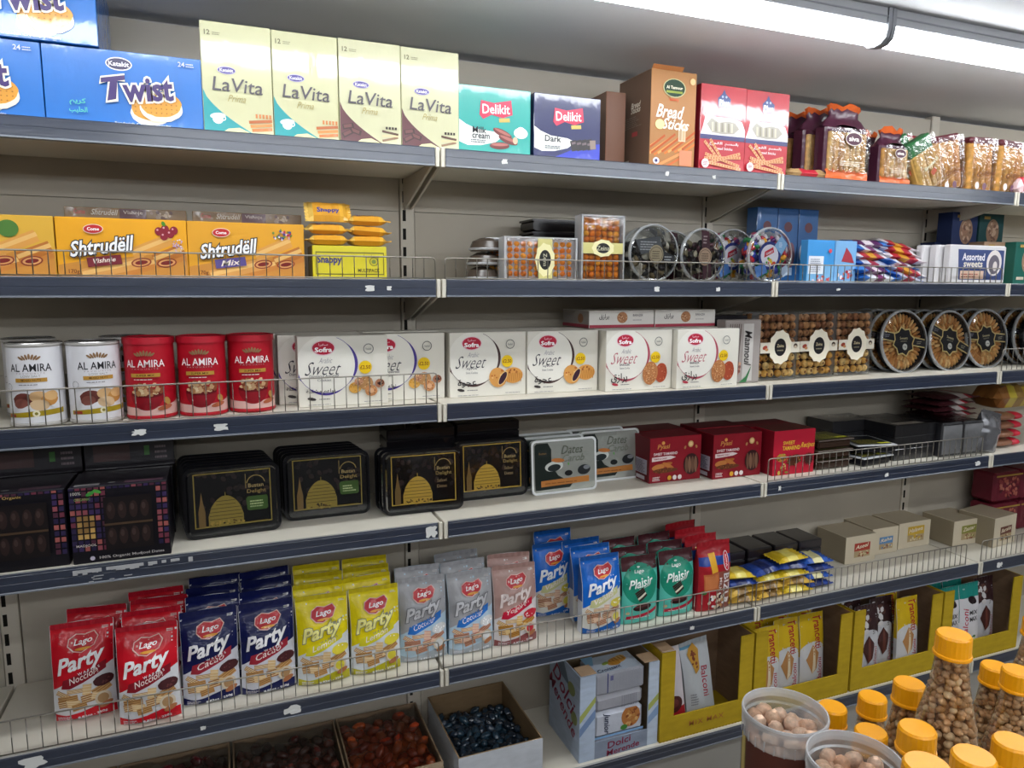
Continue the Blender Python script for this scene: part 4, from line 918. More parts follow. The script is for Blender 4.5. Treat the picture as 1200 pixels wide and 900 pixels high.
def round_tub(R, kind):       # clear round tub on its side, lid to the front, full of wrapped sweets
    L = .075; mb = MB(); mb.lathe([(R*.92, L), (R*.97, L*.5), (R*.96, .012), (R, .01), (R, .0), (R*.95, -.004), (R*.9, -.002), (R*.88, -.004), (.001, -.004)], 36, '#fff', 'clear', axis='y', c=(0, 0, R), cap=False)
    mb.lathe([(R*.92, L), (0.001, L)], 36, '#fff', 'clear', axis='y', c=(0, 0, R), cap=False); o = mb.build('sweets_tub')
    rn = random.Random(11 + kind)
    mb = MB(); mb.lathe([(R + .001, .01), (R + .0025, .006), (R + .001, .0), (R - .003, -.001), (R - .003, .003)], 36, '#c4c8cc', 'frost', axis='y', c=(0, 0, R), cap=False); mb.build('lid_rim', o)
    mb = MB(); pal = [['#1a1818', '#2c2622', '#6a5a3c', '#3a3430', '#b8b0a0', '#241c1c'], ['#1c1818', '#4a1c28', '#2a2222', '#b0a890', '#6a6048', '#30141c'], ['#c02838', '#e8e0e4', '#d8507a', '#3a4ab0', '#e8a02a', '#5a2a6a', '#40a060', '#f0f0f0']][kind]
    n = 0
    while n < 170:
        x, z = rn.uniform(-R, R), rn.uniform(-R, R)
        if x*x + z*z > (R*.84)**2 or (z > R*.45 and kind < 2): n += 0 if rn.random() < .98 else 1; continue
        rot = Matrix.Rotation(rn.random()*6, 3, 'Y') @ Matrix.Rotation(rn.uniform(-.6, .6), 3, 'X')
        mb.blob((x, rn.uniform(.012, .06), R + z), (.013, .006, .008), rn.choice(pal), 'foil', 6, 4, rot, .3, rn); n += 1
    tag(mb.build('wrapped_sweets', o), None, None, kind='stuff')
    A = Art()
    if kind < 2:
        A.P('wrap_label').poly([(-.8*R, .45*R), (.2*R, .6*R), (.35*R, .1*R), (-.55*R, -.05*R)], '#4a4c50' if kind == 0 else '#3a1c26').lines(-.6*R, .1*R, .1*R, .45*R, 4, '#a8aaac') if kind == 0 else A.P('wrap_label').poly([(-.15*R, .95*R), (.2*R, .9*R), (.4*R, -.8*R), (.0*R, -.9*R)], '#46202c').lines(-.05*R, .45*R, .2*R, .8*R, 3, '#b8a0a0')
        if kind == 0: A.poly([(.3*R, .1*R), (.85*R, -.1*R), (.8*R, -.4*R), (.3*R, -.15*R)], '#2c2c30').lines(.4*R, -.25*R, .75*R, -.05*R, 2, '#b0b0b0')
        A.P('round_seal').ell(.05*R, -.05*R, .3*R, .34*R, '#a8987a' if kind == 0 else '#b89a82', n=24).ring(.05*R, -.05*R, .25*R, .27*R, '#5a4c3c').lines(-.12*R, -.2*R, .22*R, .12*R, 4, '#5a4c3c', .4, .1)
    else:
        A.P('round_seal').ring(-.05*R, -.02*R, .4*R, .52*R, '#28347a').ell(-.05*R, -.02*R, .41*R, .41*R, '#e4e0e8').poly([(-.3*R, -.1*R), (-.28*R, .12*R), (.1*R, .3*R), (.15*R, .1*R)], '#c8283c').dots(.0, -.22*R, .25*R, .12*R, 12, .06*R, ['#e8c02a', '#4a9a3a', '#d04a2a'])
        A.P('price_card').poly([(.15*R, .35*R), (.45*R, .72*R), (.75*R, .42*R), (.5*R, .0)], '#8ab4d8').lines(.35*R, .3*R, .55*R, .5*R, 3, '#e8f0f8').rect(-.7*R, -.75*R, -.2*R, -.35*R, '#5a88c8', .4).rect(.5*R, -.75*R, .85*R, -.4*R, '#b8c8dc', .5)
        A.P('lettering').text('CANDY', -.08*R, .09*R, .34*R, '#f4f0f0', .08*R, .03, 0, .38)
    lay_print(A, lambda x, y, off: (x, .0008 - off, R + y), o, 1., off=.001)
    return o

def P(s, key, make, x, y, label, cat, group=None, z=0., rot=(0, 0, 0)):
    o = inst(key, make); return put(o, (x, y, ZT[s] + z + .0004), rot, label, cat, group)

# ---------------------------------------------------------------- TOP SHELF
Y1 = 1.70
tw = lambda: carton(.283, .145, .21, '#1a6fc4', A_twist(), m='wrap', faces=dict(top='#1a63b4'))
P(1, 'tw', tw, -.646, Y1, 'bright blue biscuit carton with purple and white lettering, beside the cream cartons', 'carton', 'blue biscuit cartons at the left end')
P(1, 'tw', tw, -.931, Y1, 'blue biscuit carton cut off by the left edge, on the top shelf board', 'carton', 'blue biscuit cartons at the left end')
P(1, 'tw', tw, -.829, Y1 - .01, 'blue biscuit carton stacked on top of the other blue cartons', 'carton', 'blue biscuit cartons at the left end', z=.146)
lv = [lambda: carton(.139, .224, .07, '#c8c69c', A_lavita(0), 'wafer_carton', 'wrap', dict(left='#d0cc96')), lambda: carton(.139, .224, .07, '#c8c6a0', A_lavita(1), 'wafer_carton', 'wrap', dict(left='#d0cc96'))]
for i, (x, k, l) in enumerate(((-.434, 0, 'pale yellow wafer carton with teal corner, touching the blue carton'), (-.2935, 0, 'pale yellow wafer carton with teal corner, right one of its pair'),
        (-.1535, 1, 'pale yellow wafer carton with brown chocolate corner, beside the teal-cornered pair'), (-.0125, 1, 'pale yellow wafer carton with brown corner, at the shelf joint'))):
    P(1, 'lv%d' % k, lv[k], x, Y1 + .004 * (i % 2), l, 'carton', 'pale yellow wafer cartons', rot=(0, 0, 0))
P(1, 'de0', lambda: carton(.186, .157, .1, '#1fa39a', A_delikit(0), m='wrap'), .149, Y1 + .004, 'teal milk cream biscuit carton with red badge', 'carton', 'square biscuit cartons')
P(1, 'de1', lambda: carton(.186, .157, .1, '#20265a', A_delikit(1), m='wrap', faces=dict(top='#2a3a8a')), .344, Y1 + .004, 'navy dark chocolate biscuit carton with red badge', 'carton', 'square biscuit cartons')
def bread():
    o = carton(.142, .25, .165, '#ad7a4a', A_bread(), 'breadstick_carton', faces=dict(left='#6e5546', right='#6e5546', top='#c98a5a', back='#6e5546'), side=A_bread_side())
    mb = MB(); mb.add([(-.065, .01, .25), (.03, .01, .25), (.03, .0, .262), (-.065, .0, .262)], [(0, 1, 2, 3)], '#b87848'); mb.add([(-.065, .012, .25), (.03, .012, .25), (.03, .002, .262), (-.065, .002, .262)], [(0, 1, 2, 3)], '#b87848'); mb.build('open_flap', o); return o
P(1, 'br', bread, .656, Y1 + .003, 'tall tan and brown breadstick carton with green oval badge, flap lifted', 'carton', 'brown breadstick cartons')
P(1, 'br2', lambda: carton(.06, .2, .1, '#7a5038', None, 'breadstick_carton', faces=dict(left='#6e5546', right='#6e5546', front='#6e4a38', top='#7a5a48'), side=A_bread_side()), .522, Y1 + .075, 'smaller brown breadstick carton half hidden behind the tall one', 'carton', 'brown breadstick cartons')
P(1, 'br3', lambda: carton(.05, .215, .16, '#6e5546', None, 'breadstick_carton', side=A_bread_side()), .6, 1.885 - .01, 'brown breadstick carton at the very back, behind the tall tan one', 'carton', 'brown breadstick cartons') if False else None
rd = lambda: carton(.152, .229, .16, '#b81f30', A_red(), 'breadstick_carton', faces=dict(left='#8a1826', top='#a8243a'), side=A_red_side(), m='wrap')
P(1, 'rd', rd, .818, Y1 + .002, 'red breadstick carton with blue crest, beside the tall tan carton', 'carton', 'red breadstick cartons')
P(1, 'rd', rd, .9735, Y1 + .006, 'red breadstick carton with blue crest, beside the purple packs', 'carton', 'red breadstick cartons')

def stick_pack(w, h, d, n, seed=0):       # purple and orange bag with a window full of breadsticks
    rn = random.Random(seed); mb = MB(); mb.box(-w/2, w/2, .008, d, 0, h*.82, '#4a2236', 'foil', .006)
    # gathered purple neck and orange flared top
    N = 20; prof = [(h*.8, 1., 1.), (h*.9, .8, .45), (h*.96, .66, .3), (h*1.06, .72, .5)]; vs = []
    for z, sx, sy in prof:
        for k in range(N): a = 2*PI*k/N; q = 1 + (rn.random() - .5) * .25; vs.append((w/2*sx*math.cos(a)*q, d/2 + d/2*sy*math.sin(a)*q, z + rn.uniform(-.006, .006)))
    mb.add(vs, [(j*N + k, j*N + (k+1) % N, (j+1)*N + (k+1) % N, (j+1)*N + k) for j in range(3) for k in range(N)], '#4a2236', 'foil', True)
    o = mb.build('breadstick_bag')
    mb = MB(); vs2 = vs[3*N:] + [(x*1.12 + rn.uniform(-.004, .004), d/2 + (y - d/2) * 1.5, z + h*.07 + rn.uniform(-.006, .01)) for x, y, z in vs[3*N:]]
    mb.add(vs2, [(k, (k+1) % N, N + (k+1) % N, N + k) for k in range(N)], '#d0602a', 'foil', True); mb.build('gathered_top', o)
    mb = MB()
    for i in range(n):
        x = -w/2*.78 + w*.78*i/(n-1); mb.lathe([(.0, h*.14), (w/n*.42, h*.15), (w/n*.44, h*.45), (w/n*.42, h*.72), (0, h*.735)], 8, rn.choice(['#c89a58', '#d8b070', '#b88648', '#c8a468']), 'food', c=(x, .008, 0), cap=False)
    tag(mb.build('breadsticks', o), None, None, kind='stuff')
    mb = MB(); k = 12; vs = []
    for i in range(k + 1): x = -w/2 + w*i/k; vs += [(x, rn.uniform(-.006, .004), .002), (x, rn.uniform(-.008, .002), h*.1), (x, .004, h*.17 + rn.uniform(-.004, .004))]
    mb.add(vs, [(3*i+j, 3*i+3+j, 3*i+4+j, 3*i+1+j) for i in range(k) for j in (0, 1)], '#d8642c', 'foil', True); mb.build('orange_base', o)
    mb = MB(); vs = []
    for j in range(9):
        for i in range(9): vs.append((-w/2*.94 + w*.94*i/8, -.006 - rn.random()*.005, h*.12 + h*.66*j/8))
    mb.grid(vs, 8, 8, '#fff', 'film'); mb.build('clear_window', o)
    A = Art(); A.P('brand_badge').ell(.55, .62*h/w, .2, .12, '#e8dcd0').ell(.55, .62*h/w, .185, .105, '#4a2236').text('siva', .55, .62*h/w, .24, '#f0e8e0', .08, .02).lines(.25, .22*h/w, .85, .3*h/w, 3, '#e8e0d0')
    lay_print(A, front(w, -.012), o, w)
    return o
for i, (x, y, k, l) in enumerate(((1.274, 1.70, 0, 'large purple and orange breadstick bag standing nearest the red cartons'), (1.25, 1.765, 0, 'purple breadstick bag directly behind the front large one'), (1.222, 1.83, 0, 'purple breadstick bag third back, its orange top leaning left'),
        (1.19, 1.895, 0, 'purple breadstick bag at the very back of its row by the panel'), (1.47, 1.70, 1, 'small purple breadstick bag with round badge, front of its row'), (1.445, 1.77, 1, 'small purple breadstick bag second in its row'), (1.42, 1.84, 1, 'small purple breadstick bag rearmost in its row'))):
    P(1, 'sp%d' % k, (lambda: stick_pack(.165, .195, .055, 7)) if k == 0 else (lambda: stick_pack(.118, .15, .055, 6, 3)), x, y, l, 'bag', 'purple breadstick bags', rot=(0, 0, (.0, .05, -.04, .1, 0, .06, -.05)[i]))
P(1, 'fl1', lambda: pillow(.16, .09, .03, '#b8a078', [(.35, '#b89868'), (.7, '#c02a3c'), (1, '#b89868')], 'breadstick_bag', 5), 1.135, 1.70, 'flat beige and red pack lying in front of the purple bags', 'bag')
def leaning_pack(seed, topc, w=.1, h=.165):      # clear flat pack of long biscuits
    rn = random.Random(seed); mb = MB(); mb.box(-w/2, w/2, 0, .03, 0, h, '#c8a05a', 'foil', .006, dict(top=topc)); mb.box(-w/2 - .001, w/2 + .001, -.001, .031, h*.72, h + .001, topc, 'foil', .004); o = mb.build('biscuit_pack')
    mb = MB()
    for i in range(4): mb.lathe([(0, .008), (w*.1, .01), (w*.11, h*.4), (w*.1, h*.7), (0, h*.71)], 8, rn.choice(['#d0aa62', '#c89a50', '#dcb878']), 'food', c=(-w*.36 + w*.24*i, .002, 0), cap=False)
    tag(mb.build('long_biscuits', o), None, None, kind='stuff')
    mb = MB(); vs = [(-w/2 + w*i/6, -.014 - rn.random()*.004, h*j/8) for j in range(9) for i in range(7)]; mb.grid(vs, 6, 8, '#fff', 'film'); mb.build('clear_film', o)
    A = Art(); A.P('lettering').text('Savoiardi', .5, .8, .7, '#e0e8d0', .12, .01, .2, .2).rect(.4, .45, .62, .62, '#a04a30', .4)
    lay_print(A, front(w, -.019), o, w); return o
P(1, 'lp', lambda: leaning_pack(1, '#2a6a3c'), 1.64, 1.70, 'green topped pack of long biscuits leaning to the left', 'bag', 'green topped biscuit packs', rot=(0, -.5, 0), z=.0)
P(1, 'lp', None, 1.585, 1.735, 'green topped biscuit pack squeezed behind the leaning one', 'bag', 'green topped biscuit packs', rot=(0, -.5, 0))
def finger_pack(seed, n=4, w=.115, h=.17):
    rn = random.Random(seed); o = None; mb = MB(); mb.box(-w/2, w/2, .022, .05, .002, h*.97, '#8a6030', 'foil', .006); vs = []
    mb.box(-w/2, w/2, .002, .05, h*.9, h*1.03, '#6a2a36', 'foil', .008); o = mb.build('biscuit_pack')
    mb = MB()
    for i in range(n): x = -w/2 + w/n*(i+.5); r = w/n*.5; mb.lathe([(0, .004), (r*.8, .006), (r, .02), (r, h*.5), (r*.96, h*.86), (r*.6, h*.93), (0, h*.94)], 10, rn.choice(['#d09a4e', '#c88c42', '#dca85c']), 'food', c=(x, .018, 0), cap=False)
    tag(mb.build('long_biscuits', o), None, None, kind='stuff')
    mb = MB(); vs = [(-w/2 + w*i/6, -.004 - rn.random()*.004, .003 + h*.98*j/8) for j in range(9) for i in range(7)]; mb.grid(vs, 6, 8, '#fff', 'film'); mb.build('clear_film', o)
    A = Art(); A.P('lettering').text('Crifferie', .55, .5, .75, '#6a3418', .13, .01, .3, .1).ell(.2, .16, .08, .1, '#e0d8d8').ell(.5, .14, .08, .1, '#705060')
    lay_print(A, front(w, -.009), o, w); return o
for i, (x, y, a, l) in enumerate(((1.735, 1.705, -.2, 'clear pack of long golden biscuits tipped left onto the green one'), (1.865, 1.70, -.03, 'upright clear pack of long golden biscuits with brown lettering'), (2.0, 1.70, .03, 'clear pack of long golden biscuits above the top rail joint'), (2.125, 1.72, 0, 'last clear pack of golden biscuits, at the right frame edge'))):
    P(1, 'fp%d' % (i % 2), lambda: finger_pack(2), x, y, l, 'bag', 'clear packs of golden biscuits', rot=(0, a, 0))
for i, (x, y, a, l) in enumerate(((1.9, 1.78, 0, 'golden biscuit pack in the second row, left'), (2.03, 1.78, 0, 'golden biscuit pack in the second row, right'))): P(1, 'fp0', None, x, y, l, 'bag', 'clear packs of golden biscuits', z=.006)
P(1, 'redbag', lambda: pillow(.13, .12, .05, '#a8283c', [(.3, '#7a2430'), (.6, '#d8c8b0')], 'snack_pack', 8), 1.7, 1.82, 'crumpled dark red bag on top of packs behind the green pack', 'bag', z=.125, rot=(.3, -.3, .2))
P(1, 'pinkbag', lambda: pillow(.1, .025, .045, '#c8243c', [(.3, '#e8c8cc'), (.6, '#c8243c'), (.8, '#e0b8bc')], 'snack_pack', 12), 2.06, 1.674, 'small crumpled pink-red wrapper at the front right of the top shelf', 'bag', rot=(0, -.35, 0), z=.012)

# ---------------------------------------------------------------- SECOND SHELF
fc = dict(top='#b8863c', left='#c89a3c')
for k, x, y, l in ((2, -.915, 1.72, 'yellow pastry carton with fig picture, cut off by the left edge'), (0, -.6705, 1.72, 'yellow pastry carton with cherries, between fig and mixed ones'), (1, -.4275, 1.722, 'yellow pastry carton with mixed berries beside the lemon yellow box')):
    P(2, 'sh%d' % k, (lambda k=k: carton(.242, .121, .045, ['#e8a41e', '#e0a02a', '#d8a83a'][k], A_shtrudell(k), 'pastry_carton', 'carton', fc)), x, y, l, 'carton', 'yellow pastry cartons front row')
def back_art():
    A = Art(); A.P('top_print').rect(0, .46, 1, .63, '#8a6a40').rect(.44, .5, .66, .63, '#5a2a34').text('Shtrudëll', .32, .59, .22, '#e0d8c8', .05, .01, .3).text('Vishnje', .55, .59, .16, '#d8c8c0', .04, .01).text('Come', .12, .59, .09, '#c84a3a', .045, .02).dots(.82, .58, .14, .035, 16, .02, ['#a89078', '#c8b090', '#6a4a40']); return A
for i, (x, l) in enumerate(((-.67, 'pastry carton in the row behind the cherry carton'), (-.42, 'pastry carton in the row behind the mixed berry carton'))):
    P(2, 'shb', lambda: carton(.238, .15, .1, '#a8824a', back_art(), 'pastry_carton', 'wrap', dict(top='#7a6038')), x, 1.815, l, 'carton', 'yellow pastry cartons back row')
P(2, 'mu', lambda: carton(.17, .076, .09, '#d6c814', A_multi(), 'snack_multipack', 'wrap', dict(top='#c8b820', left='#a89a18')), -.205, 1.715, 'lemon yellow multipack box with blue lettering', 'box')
def snk(seed, dark):
    A = Art(); A.P('lettering').text('Snappy', .5, .28, .6, '#34408c', .2, .03, 0, 0)
    o = pillow(.088, .06, .022, '#e0a838', [(.15, '#e8c060'), (.85, '#d89a30')], 'snack_pack', seed, 'film' if False else 'foil', art=A); return o
for i, (x, y, z, r, l) in enumerate(((-.25, 1.725, .078, (0, 0, 0), 'wrapped snack lowest on the left on the lemon yellow box'), (-.25, 1.735, .1, (.15, 0, .05), 'wrapped snack second up on the left of the lemon yellow box'), (-.247, 1.755, .124, (.9, 0, 0), 'wrapped snack standing up with its blue lettering to the front'),
        (-.157, 1.73, .078, (0, 0, .03), 'wrapped snack lowest on the right of the lemon yellow box'), (-.157, 1.735, .101, (0, .05, -.04), 'wrapped snack in the middle of the right pile on the yellow box'), (-.157, 1.74, .124, (.1, 0, 0), 'wrapped snack topmost of the right pile on the yellow box'))):
    P(2, 'snk', lambda: snk(3, 0), x, y, l, 'snack', 'wrapped snacks on the yellow box', z, r)
P(2, 'ob0', lambda: orange_box(.204, .11, False), .28, 1.712, 'low clear box of orange shredded sweets with upright paper belt', 'box', 'clear boxes of orange sweets', rot=(-.02, 0, 0))
P(2, 'ob1', lambda: orange_box(.128, .172, True), .458, 1.712, 'tall clear box of orange sweets with paper belt across it', 'box', 'clear boxes of orange sweets')
P(2, 'ob0', None, .255, 1.775, 'low clear box of orange sweets directly behind the front low one', 'box', 'clear boxes of orange sweets', rot=(-.06, 0, 0))
def dome_cup(c='#4a4038'):
    mb = MB(); mb.lathe([(0, .0), (.042, .0), (.045, .004), (.045, .01), (.038, .026), (.02, .034), (0, .036)], 18, c, 'blackp', cap=False); o = mb.build('sweet_cup'); m2 = MB(); m2.lathe([(.047, .003), (.048, .006), (.047, .009), (.044, .009)], 18, '#9a948c', 'frost', cap=False); m2.build('rim', o); return o
for i in range(3): P(2, 'dc', dome_cup, .15 + .006*i, 1.80, 'small brown cup, %s, left of the orange sweets' % ('bottom', 'middle', 'top of its stack')[i], 'cup', 'stacked brown cups', z=.037*i)
def blk(): mb = MB(); rr_prism(mb, .17, .03, .012, 0, .09, '#1c1a1c', 'blackp'); o = mb.build('black_tray'); m2 = MB(); rr_prism(m2, .176, .006, .002, -.003, .093, '#2c2a2e', 'blackp'); m2.build('rim', o, (0, 0, .026)); return o
for i in range(5): P(2, 'blk', blk, .40, 1.85, 'glossy black tray, %s one of the stack behind the orange sweets' % ORD[i], 'tray', 'black trays behind the orange sweets', z=.034*i)
for x, R, k, y, l in ((.609, .076, 0, 1.70, 'round clear tub of dark sweets beside the tall orange box'), (.77, .073, 1, 1.70, 'round clear tub of dark sweets with a maroon strip label'), (1.0, .078, 2, 1.695, 'round clear tub of bright mixed sweets, before the rail joint')):
    P(2, 'tub%d' % k, (lambda R=R, k=k: round_tub(R, k)), x, y, l, 'tub', 'round clear sweet tubs, front row', rot=(0, .0, 0))
for x, k, y, l in ((.64, 0, 1.80, 'round clear tub behind the first dark one'), (.735, 1, 1.80, 'round clear tub behind and left of the maroon-striped one'), (.945, 2, 1.79, 'round clear tub behind the bright mixed sweets, set left')): P(2, 'tub%d' % k, None, x, y, l, 'tub', 'round clear sweet tubs, back row')
def bluecart(c='#5a9ad0'):
    def f():
        A = Art(); A.P('printed_picture').rect(0, 0, 1, .5, '#7ab4e0').rect(.05, .25, .6, .75, '#e4e8f0').lines(.1, .3, .55, .7, 7, '#9aa0b0').dots(.5, .12, .45, .1, 10, .06, ['#d05050', '#e0d0d8']).ell(.8, .9, .06, .06, '#d04050')
        return carton(.108, .13, .03, '#3a94d8', A, 'sweets_carton', 'wrap')
    return f
P(2, 'bc', bluecart(), 1.235, 1.74, 'sky blue pack with white panel, right of the mixed sweet tub', 'carton', 'sky blue packs')
def bluecart2():
    A = Art(); A.P('printed_picture').poly([(.3, .75), (.5, 1.25), (.75, 1.0), (.9, .7)], '#a83040').rect(.1, .6, .9, .64, '#e8e8f0').dots(.5, .3, .4, .2, 14, .07, ['#e06060', '#f0e0e4', '#b03040']); return carton(.088, .13, .03, '#78aede', A, 'sweets_carton', 'wrap')
P(2, 'bc2', bluecart2, 1.338, 1.742, 'light blue pack with red house picture, beside the blue bags', 'carton', 'sky blue packs')
def bb():
    A = Art(); A.P('printed_picture').ell(.3, 1.2, .22, .4, '#e0e4ec').ell(.7, 1.1, .2, .5, '#8a5a6a').rect(.2, .3, .8, .6, '#b0c8e4').ell(.5, 2.2, .2, .2, '#6a3440'); return carton(.082, .24, .05, '#2f69a8', A, 'sweets_carton', 'wrap')
for i, x in enumerate((1.16, 1.246, 1.332)): P(2, 'bb', bb, x, 1.90, 'tall blue carton at the back, %s of three behind the mixed tub' % ('left', 'middle', 'right')[i], 'carton', 'tall blue cartons at the back')
cols = [('#2a6cc0', '#e0e4ec', '#7a3a6a'), ('#3a80d0', '#5a2a5c', '#e8dce4'), ('#2358a8', '#c0c8dc', '#a03a50'), ('#e4dce0', '#b02a38', '#d8a03a')]
for i in range(12):
    c = cols[i % 4] if i < 9 else cols[3]; z = [.0, .022, .044, .066, .088, .108][i % 6]; x = [1.47, 1.60][i // 6] + random.uniform(-.012, .012)
    P(2, 'pb%d' % i, (lambda c=c, i=i: pillow(.17, .16, .03, c[0], [(.25, c[0]), (.45, c[1]), (.62, c[2]), (.8, c[1])], 'sweets_bag', 20 + i)), x, 1.715 + .012 * (i % 6), 'crinkled bag of sweets, %s up in the %s of the blue pile' % (['lowest', 'second', 'third', 'fourth', 'fifth', 'topmost'][i % 6], ('left half', 'right half')[i // 6]), 'bag', 'blue and white sweet bags in a pile', z, (random.uniform(.0, .15), (.06 if i < 6 else .18) + random.uniform(-.05, .05), random.uniform(-.2, .2)))
A_ = Art(); A_.P('printed_picture')
def wp():
    A = Art(); A.P('blue_panel').poly([(.16, .05), (.12, .42), (.95, .42), (.97, .05)], '#3a4a7c').P('face_picture').ell(.78, .26, .14, .16, '#e4dcd8').ell(.78, .24, .1, .12, '#6a6470').ell(.8, .22, .04, .06, '#d8d0cc').P('lettering').text('Assorted', .4, .33, .4, '#ece8ee', .09, .02).text('sweets', .4, .24, .34, '#e8e0d0', .07, .02).rect(.18, .06, .6, .16, '#d8b8a0').lines(.2, .08, .56, .14, 2, '#a05048')
    return carton(.27, .128, .03, '#d8d6d8', A, 'sweets_box', 'wrap', bev=.005)
for i, l in enumerate(('white and navy sweets box at the front, right of the bag pile', 'white sweets box edge just behind the navy-printed front one', 'white sweets box furthest back of the three in a row')): P(2, 'wp', wp, 1.885 - .022*i, 1.70 + .034*i, l, 'box', 'white and navy sweets boxes')
def nb(c, d):
    def f():
        A = Art(); A.P('printed_picture').ell(.55, .65, .26, .36, d).dots(.55, .65, .22, .3, 24, .07, ['#c8a890', '#7a5a4c', '#a88068']).rect(.1, .12, .4, .2, '#b8b0a0').rect(.15, 1.0, .4, 1.08, '#a8884a'); return carton(.13, .15, .06, c, A, 'biscuit_carton', 'carton')
    return f
for i, (x, y, c, z, l) in enumerate(((2.02, 1.86, '#22325e', .105, 'navy carton with a biscuit picture behind the white box'), (2.16, 1.86, '#1f4a4c', .105, 'dark teal carton at the right edge, upper row'), (1.99, 1.9, '#1e2c54', 0, 'navy carton standing low behind the white box'), (2.11, 1.80, '#a88a70', 0, 'carton with a nut picture at the right end of the white box'), (2.22, 1.76, '#1c5a50', 0, 'dark green carton low at the right edge of the second shelf'))):
    P(2, 'nb%d' % i, nb(c, '#9a7a64' if i != 3 else '#d8c0a8'), x, y, l, 'carton', 'dark cartons at the right end', z)

# ---------------------------------------------------------------- THIRD SHELF
tn = lambda r: (lambda: tin('#b01426', A_tin(True), '#b01a2c') if r else tin('#d8d8dc', A_tin(False), None))
for i, (x, r, y, a, l) in enumerate(((-.848, 0, 1.735, .0, 'white nut tin cut close to the left edge'), (-.743, 0, 1.738, .28, 'white nut tin beside the red tins, turned slightly right'), (-.638, 1, 1.747, -.12, 'red nut tin touching the white tins'), (-.5335, 1, 1.75, -.08, 'middle one of the three front red nut tins'), (-.430, 1, 1.765, .03, 'red nut tin nearest the white biscuit cartons'))):
    P(3, 'tn%d' % r, tn(r), x, y, l, 'tin', 'nut tins along the front', rot=(0, 0, a))
for i, (x, y, l) in enumerate(((-.885, 1.87, 'white nut tin behind the leftmost one'), (-.70, 1.88, 'white nut tin whose grey lid shows behind the red tin'))): P(3, 'tn0', None, x, y, l, 'tin', 'nut tins in the back row')
sf = lambda k: (lambda: carton(.212, .168, .05, '#dedacf', A_sofra(k), m='carton', faces=dict(left='#d8d4c8', top='#d8d4cc')))
for k, x, y, a, l in ((0, -.222, 1.744, 0, 'white biscuit carton with purple ring, in front of the other purple-ringed ones'), (0, -.262, 1.80, 0, 'purple-ringed white carton peeking out left behind the front one'), (0, -.068, 1.775, 0, 'purple-ringed white carton to the right, partly hidden by the front one'),
        (1, .1535, 1.762, 0, 'white biscuit carton with date-filled picture, left of its pair'), (1, .367, 1.757, 0, 'white biscuit carton with date-filled picture, right of its pair'), (2, .585, 1.722, 0, 'white biscuit carton with pink ring and sesame biscuits, left of its pair'), (2, .800, 1.700, 0, 'white biscuit carton with pink ring, at the right of the pair')):
    P(3, 'sf%d' % k, sf(k), x, y, l, 'carton', 'white ring-printed biscuit cartons, front')
for k, x, y, l in ((0, -.27, 1.86, 'purple-ringed carton in the second row, left'), (0, -.05, 1.86, 'purple-ringed carton in the second row, right'), (1, .155, 1.82, 'date biscuit carton behind the left date carton'), (1, .155, 1.88, 'date biscuit carton rearmost on the left'), (1, .368, 1.82, 'date biscuit carton behind the right date carton'), (1, .368, 1.88, 'date biscuit carton rearmost on the right'), (2, .59, 1.80, 'sesame biscuit carton behind the left pink-ringed one'), (2, .805, 1.78, 'sesame biscuit carton behind the right pink-ringed one'), (2, .59, 1.86, 'sesame biscuit carton rearmost on the left'), (2, .805, 1.85, 'sesame biscuit carton rearmost on the right')):
    P(3, 'sf%d' % k, None, x, y, l, 'carton', 'white ring-printed biscuit cartons, rear')
def lyc():
    A = Art(); A.P('pink_strip').rect(0, 0, 1, .045, '#a83a4c').P('cookie_picture').ell(.5, .14, .08, .075, '#b07a54').dots(.5, .14, .07, .065, 14, .012, ['#d8b088', '#8a5a3c']).P('lettering').text('\uFED5\uFEAF\uFE8D\uFEAE\uFE91', .22, .15, .15, '#3a3638', .08, .01).text('BARAZEK', .74, .17, .16, '#6a666a', .03, .01).lines(.66, .1, .84, .12, 1, '#9a9698')
    S_ = Art(); S_.P('side_print').rect(0, 0, 1, .06, '#a83a4c').lines(.1, .12, .5, .22, 2, '#a8a4a4').ell(.7, .16, .1, .08, '#a87858')
    return carton(.212, .05, .168, '#e0dcd6', A, 'biscuit_carton', faces=dict(left='#a8a09a', top='#d8d4cc'), side=S_)
P(3, 'ly', lyc, .57, 1.795, 'white carton lying flat on the cartons, left of two', 'carton', 'white cartons lying on top', z=.1695)
P(3, 'ly', lyc, .785, 1.795, 'white carton lying flat on the cartons, right of two', 'carton', 'white cartons lying on top', z=.1695)
def mam():
    A = Art(); A.P('printed_picture').rect(.5, .05, .78, 1.35, '#c8c4c0').ell(.3, .35, .15, .2, '#b08070').dots(.3, .35, .14, .2, 12, .05, ['#c89a80', '#8a5a50']); 
    for k in range(6): A.rect(.08 + .06*k, .1, .1 + .06*k, 1.35, '#6a5a56', -.05)
    A.poly([(.42, .02), (.6, .15), (.75, .4), (.82, .65), (.72, .3), (.62, .02)], '#3a7a4a'); A.P('lettering').text('Maamoul', .63, .8, .8, '#3c3838', .2, .01, .3, -PI/2)
    return carton(.132, .19, .045, '#a49c98', A, 'pastry_pack', 'foil', bev=.003)
P(3, 'mam', mam, .956, 1.742, 'grey pastry pack with upright script, right of the pink-ringed cartons', 'box')
P(3, 'mam2', lambda: carton(.15, .2, .09, '#1f1c20', None, 'pastry_pack', 'blackp'), .95, 1.81, 'black backed pack behind the grey pastry pack', 'box')
for i, (x, y, l) in enumerate(((1.108, 1.755, 'clear box of round biscuits, leftmost of three with scalloped labels'), (1.273, 1.765, 'clear box of round biscuits, middle of three with scalloped labels'), (1.440, 1.772, 'clear box of round biscuits, right of three with scalloped labels'))): P(3, 'cb%d' % (i % 2), (lambda i=i: cookie_box(i)), x, y, l, 'box', 'upright clear biscuit boxes')
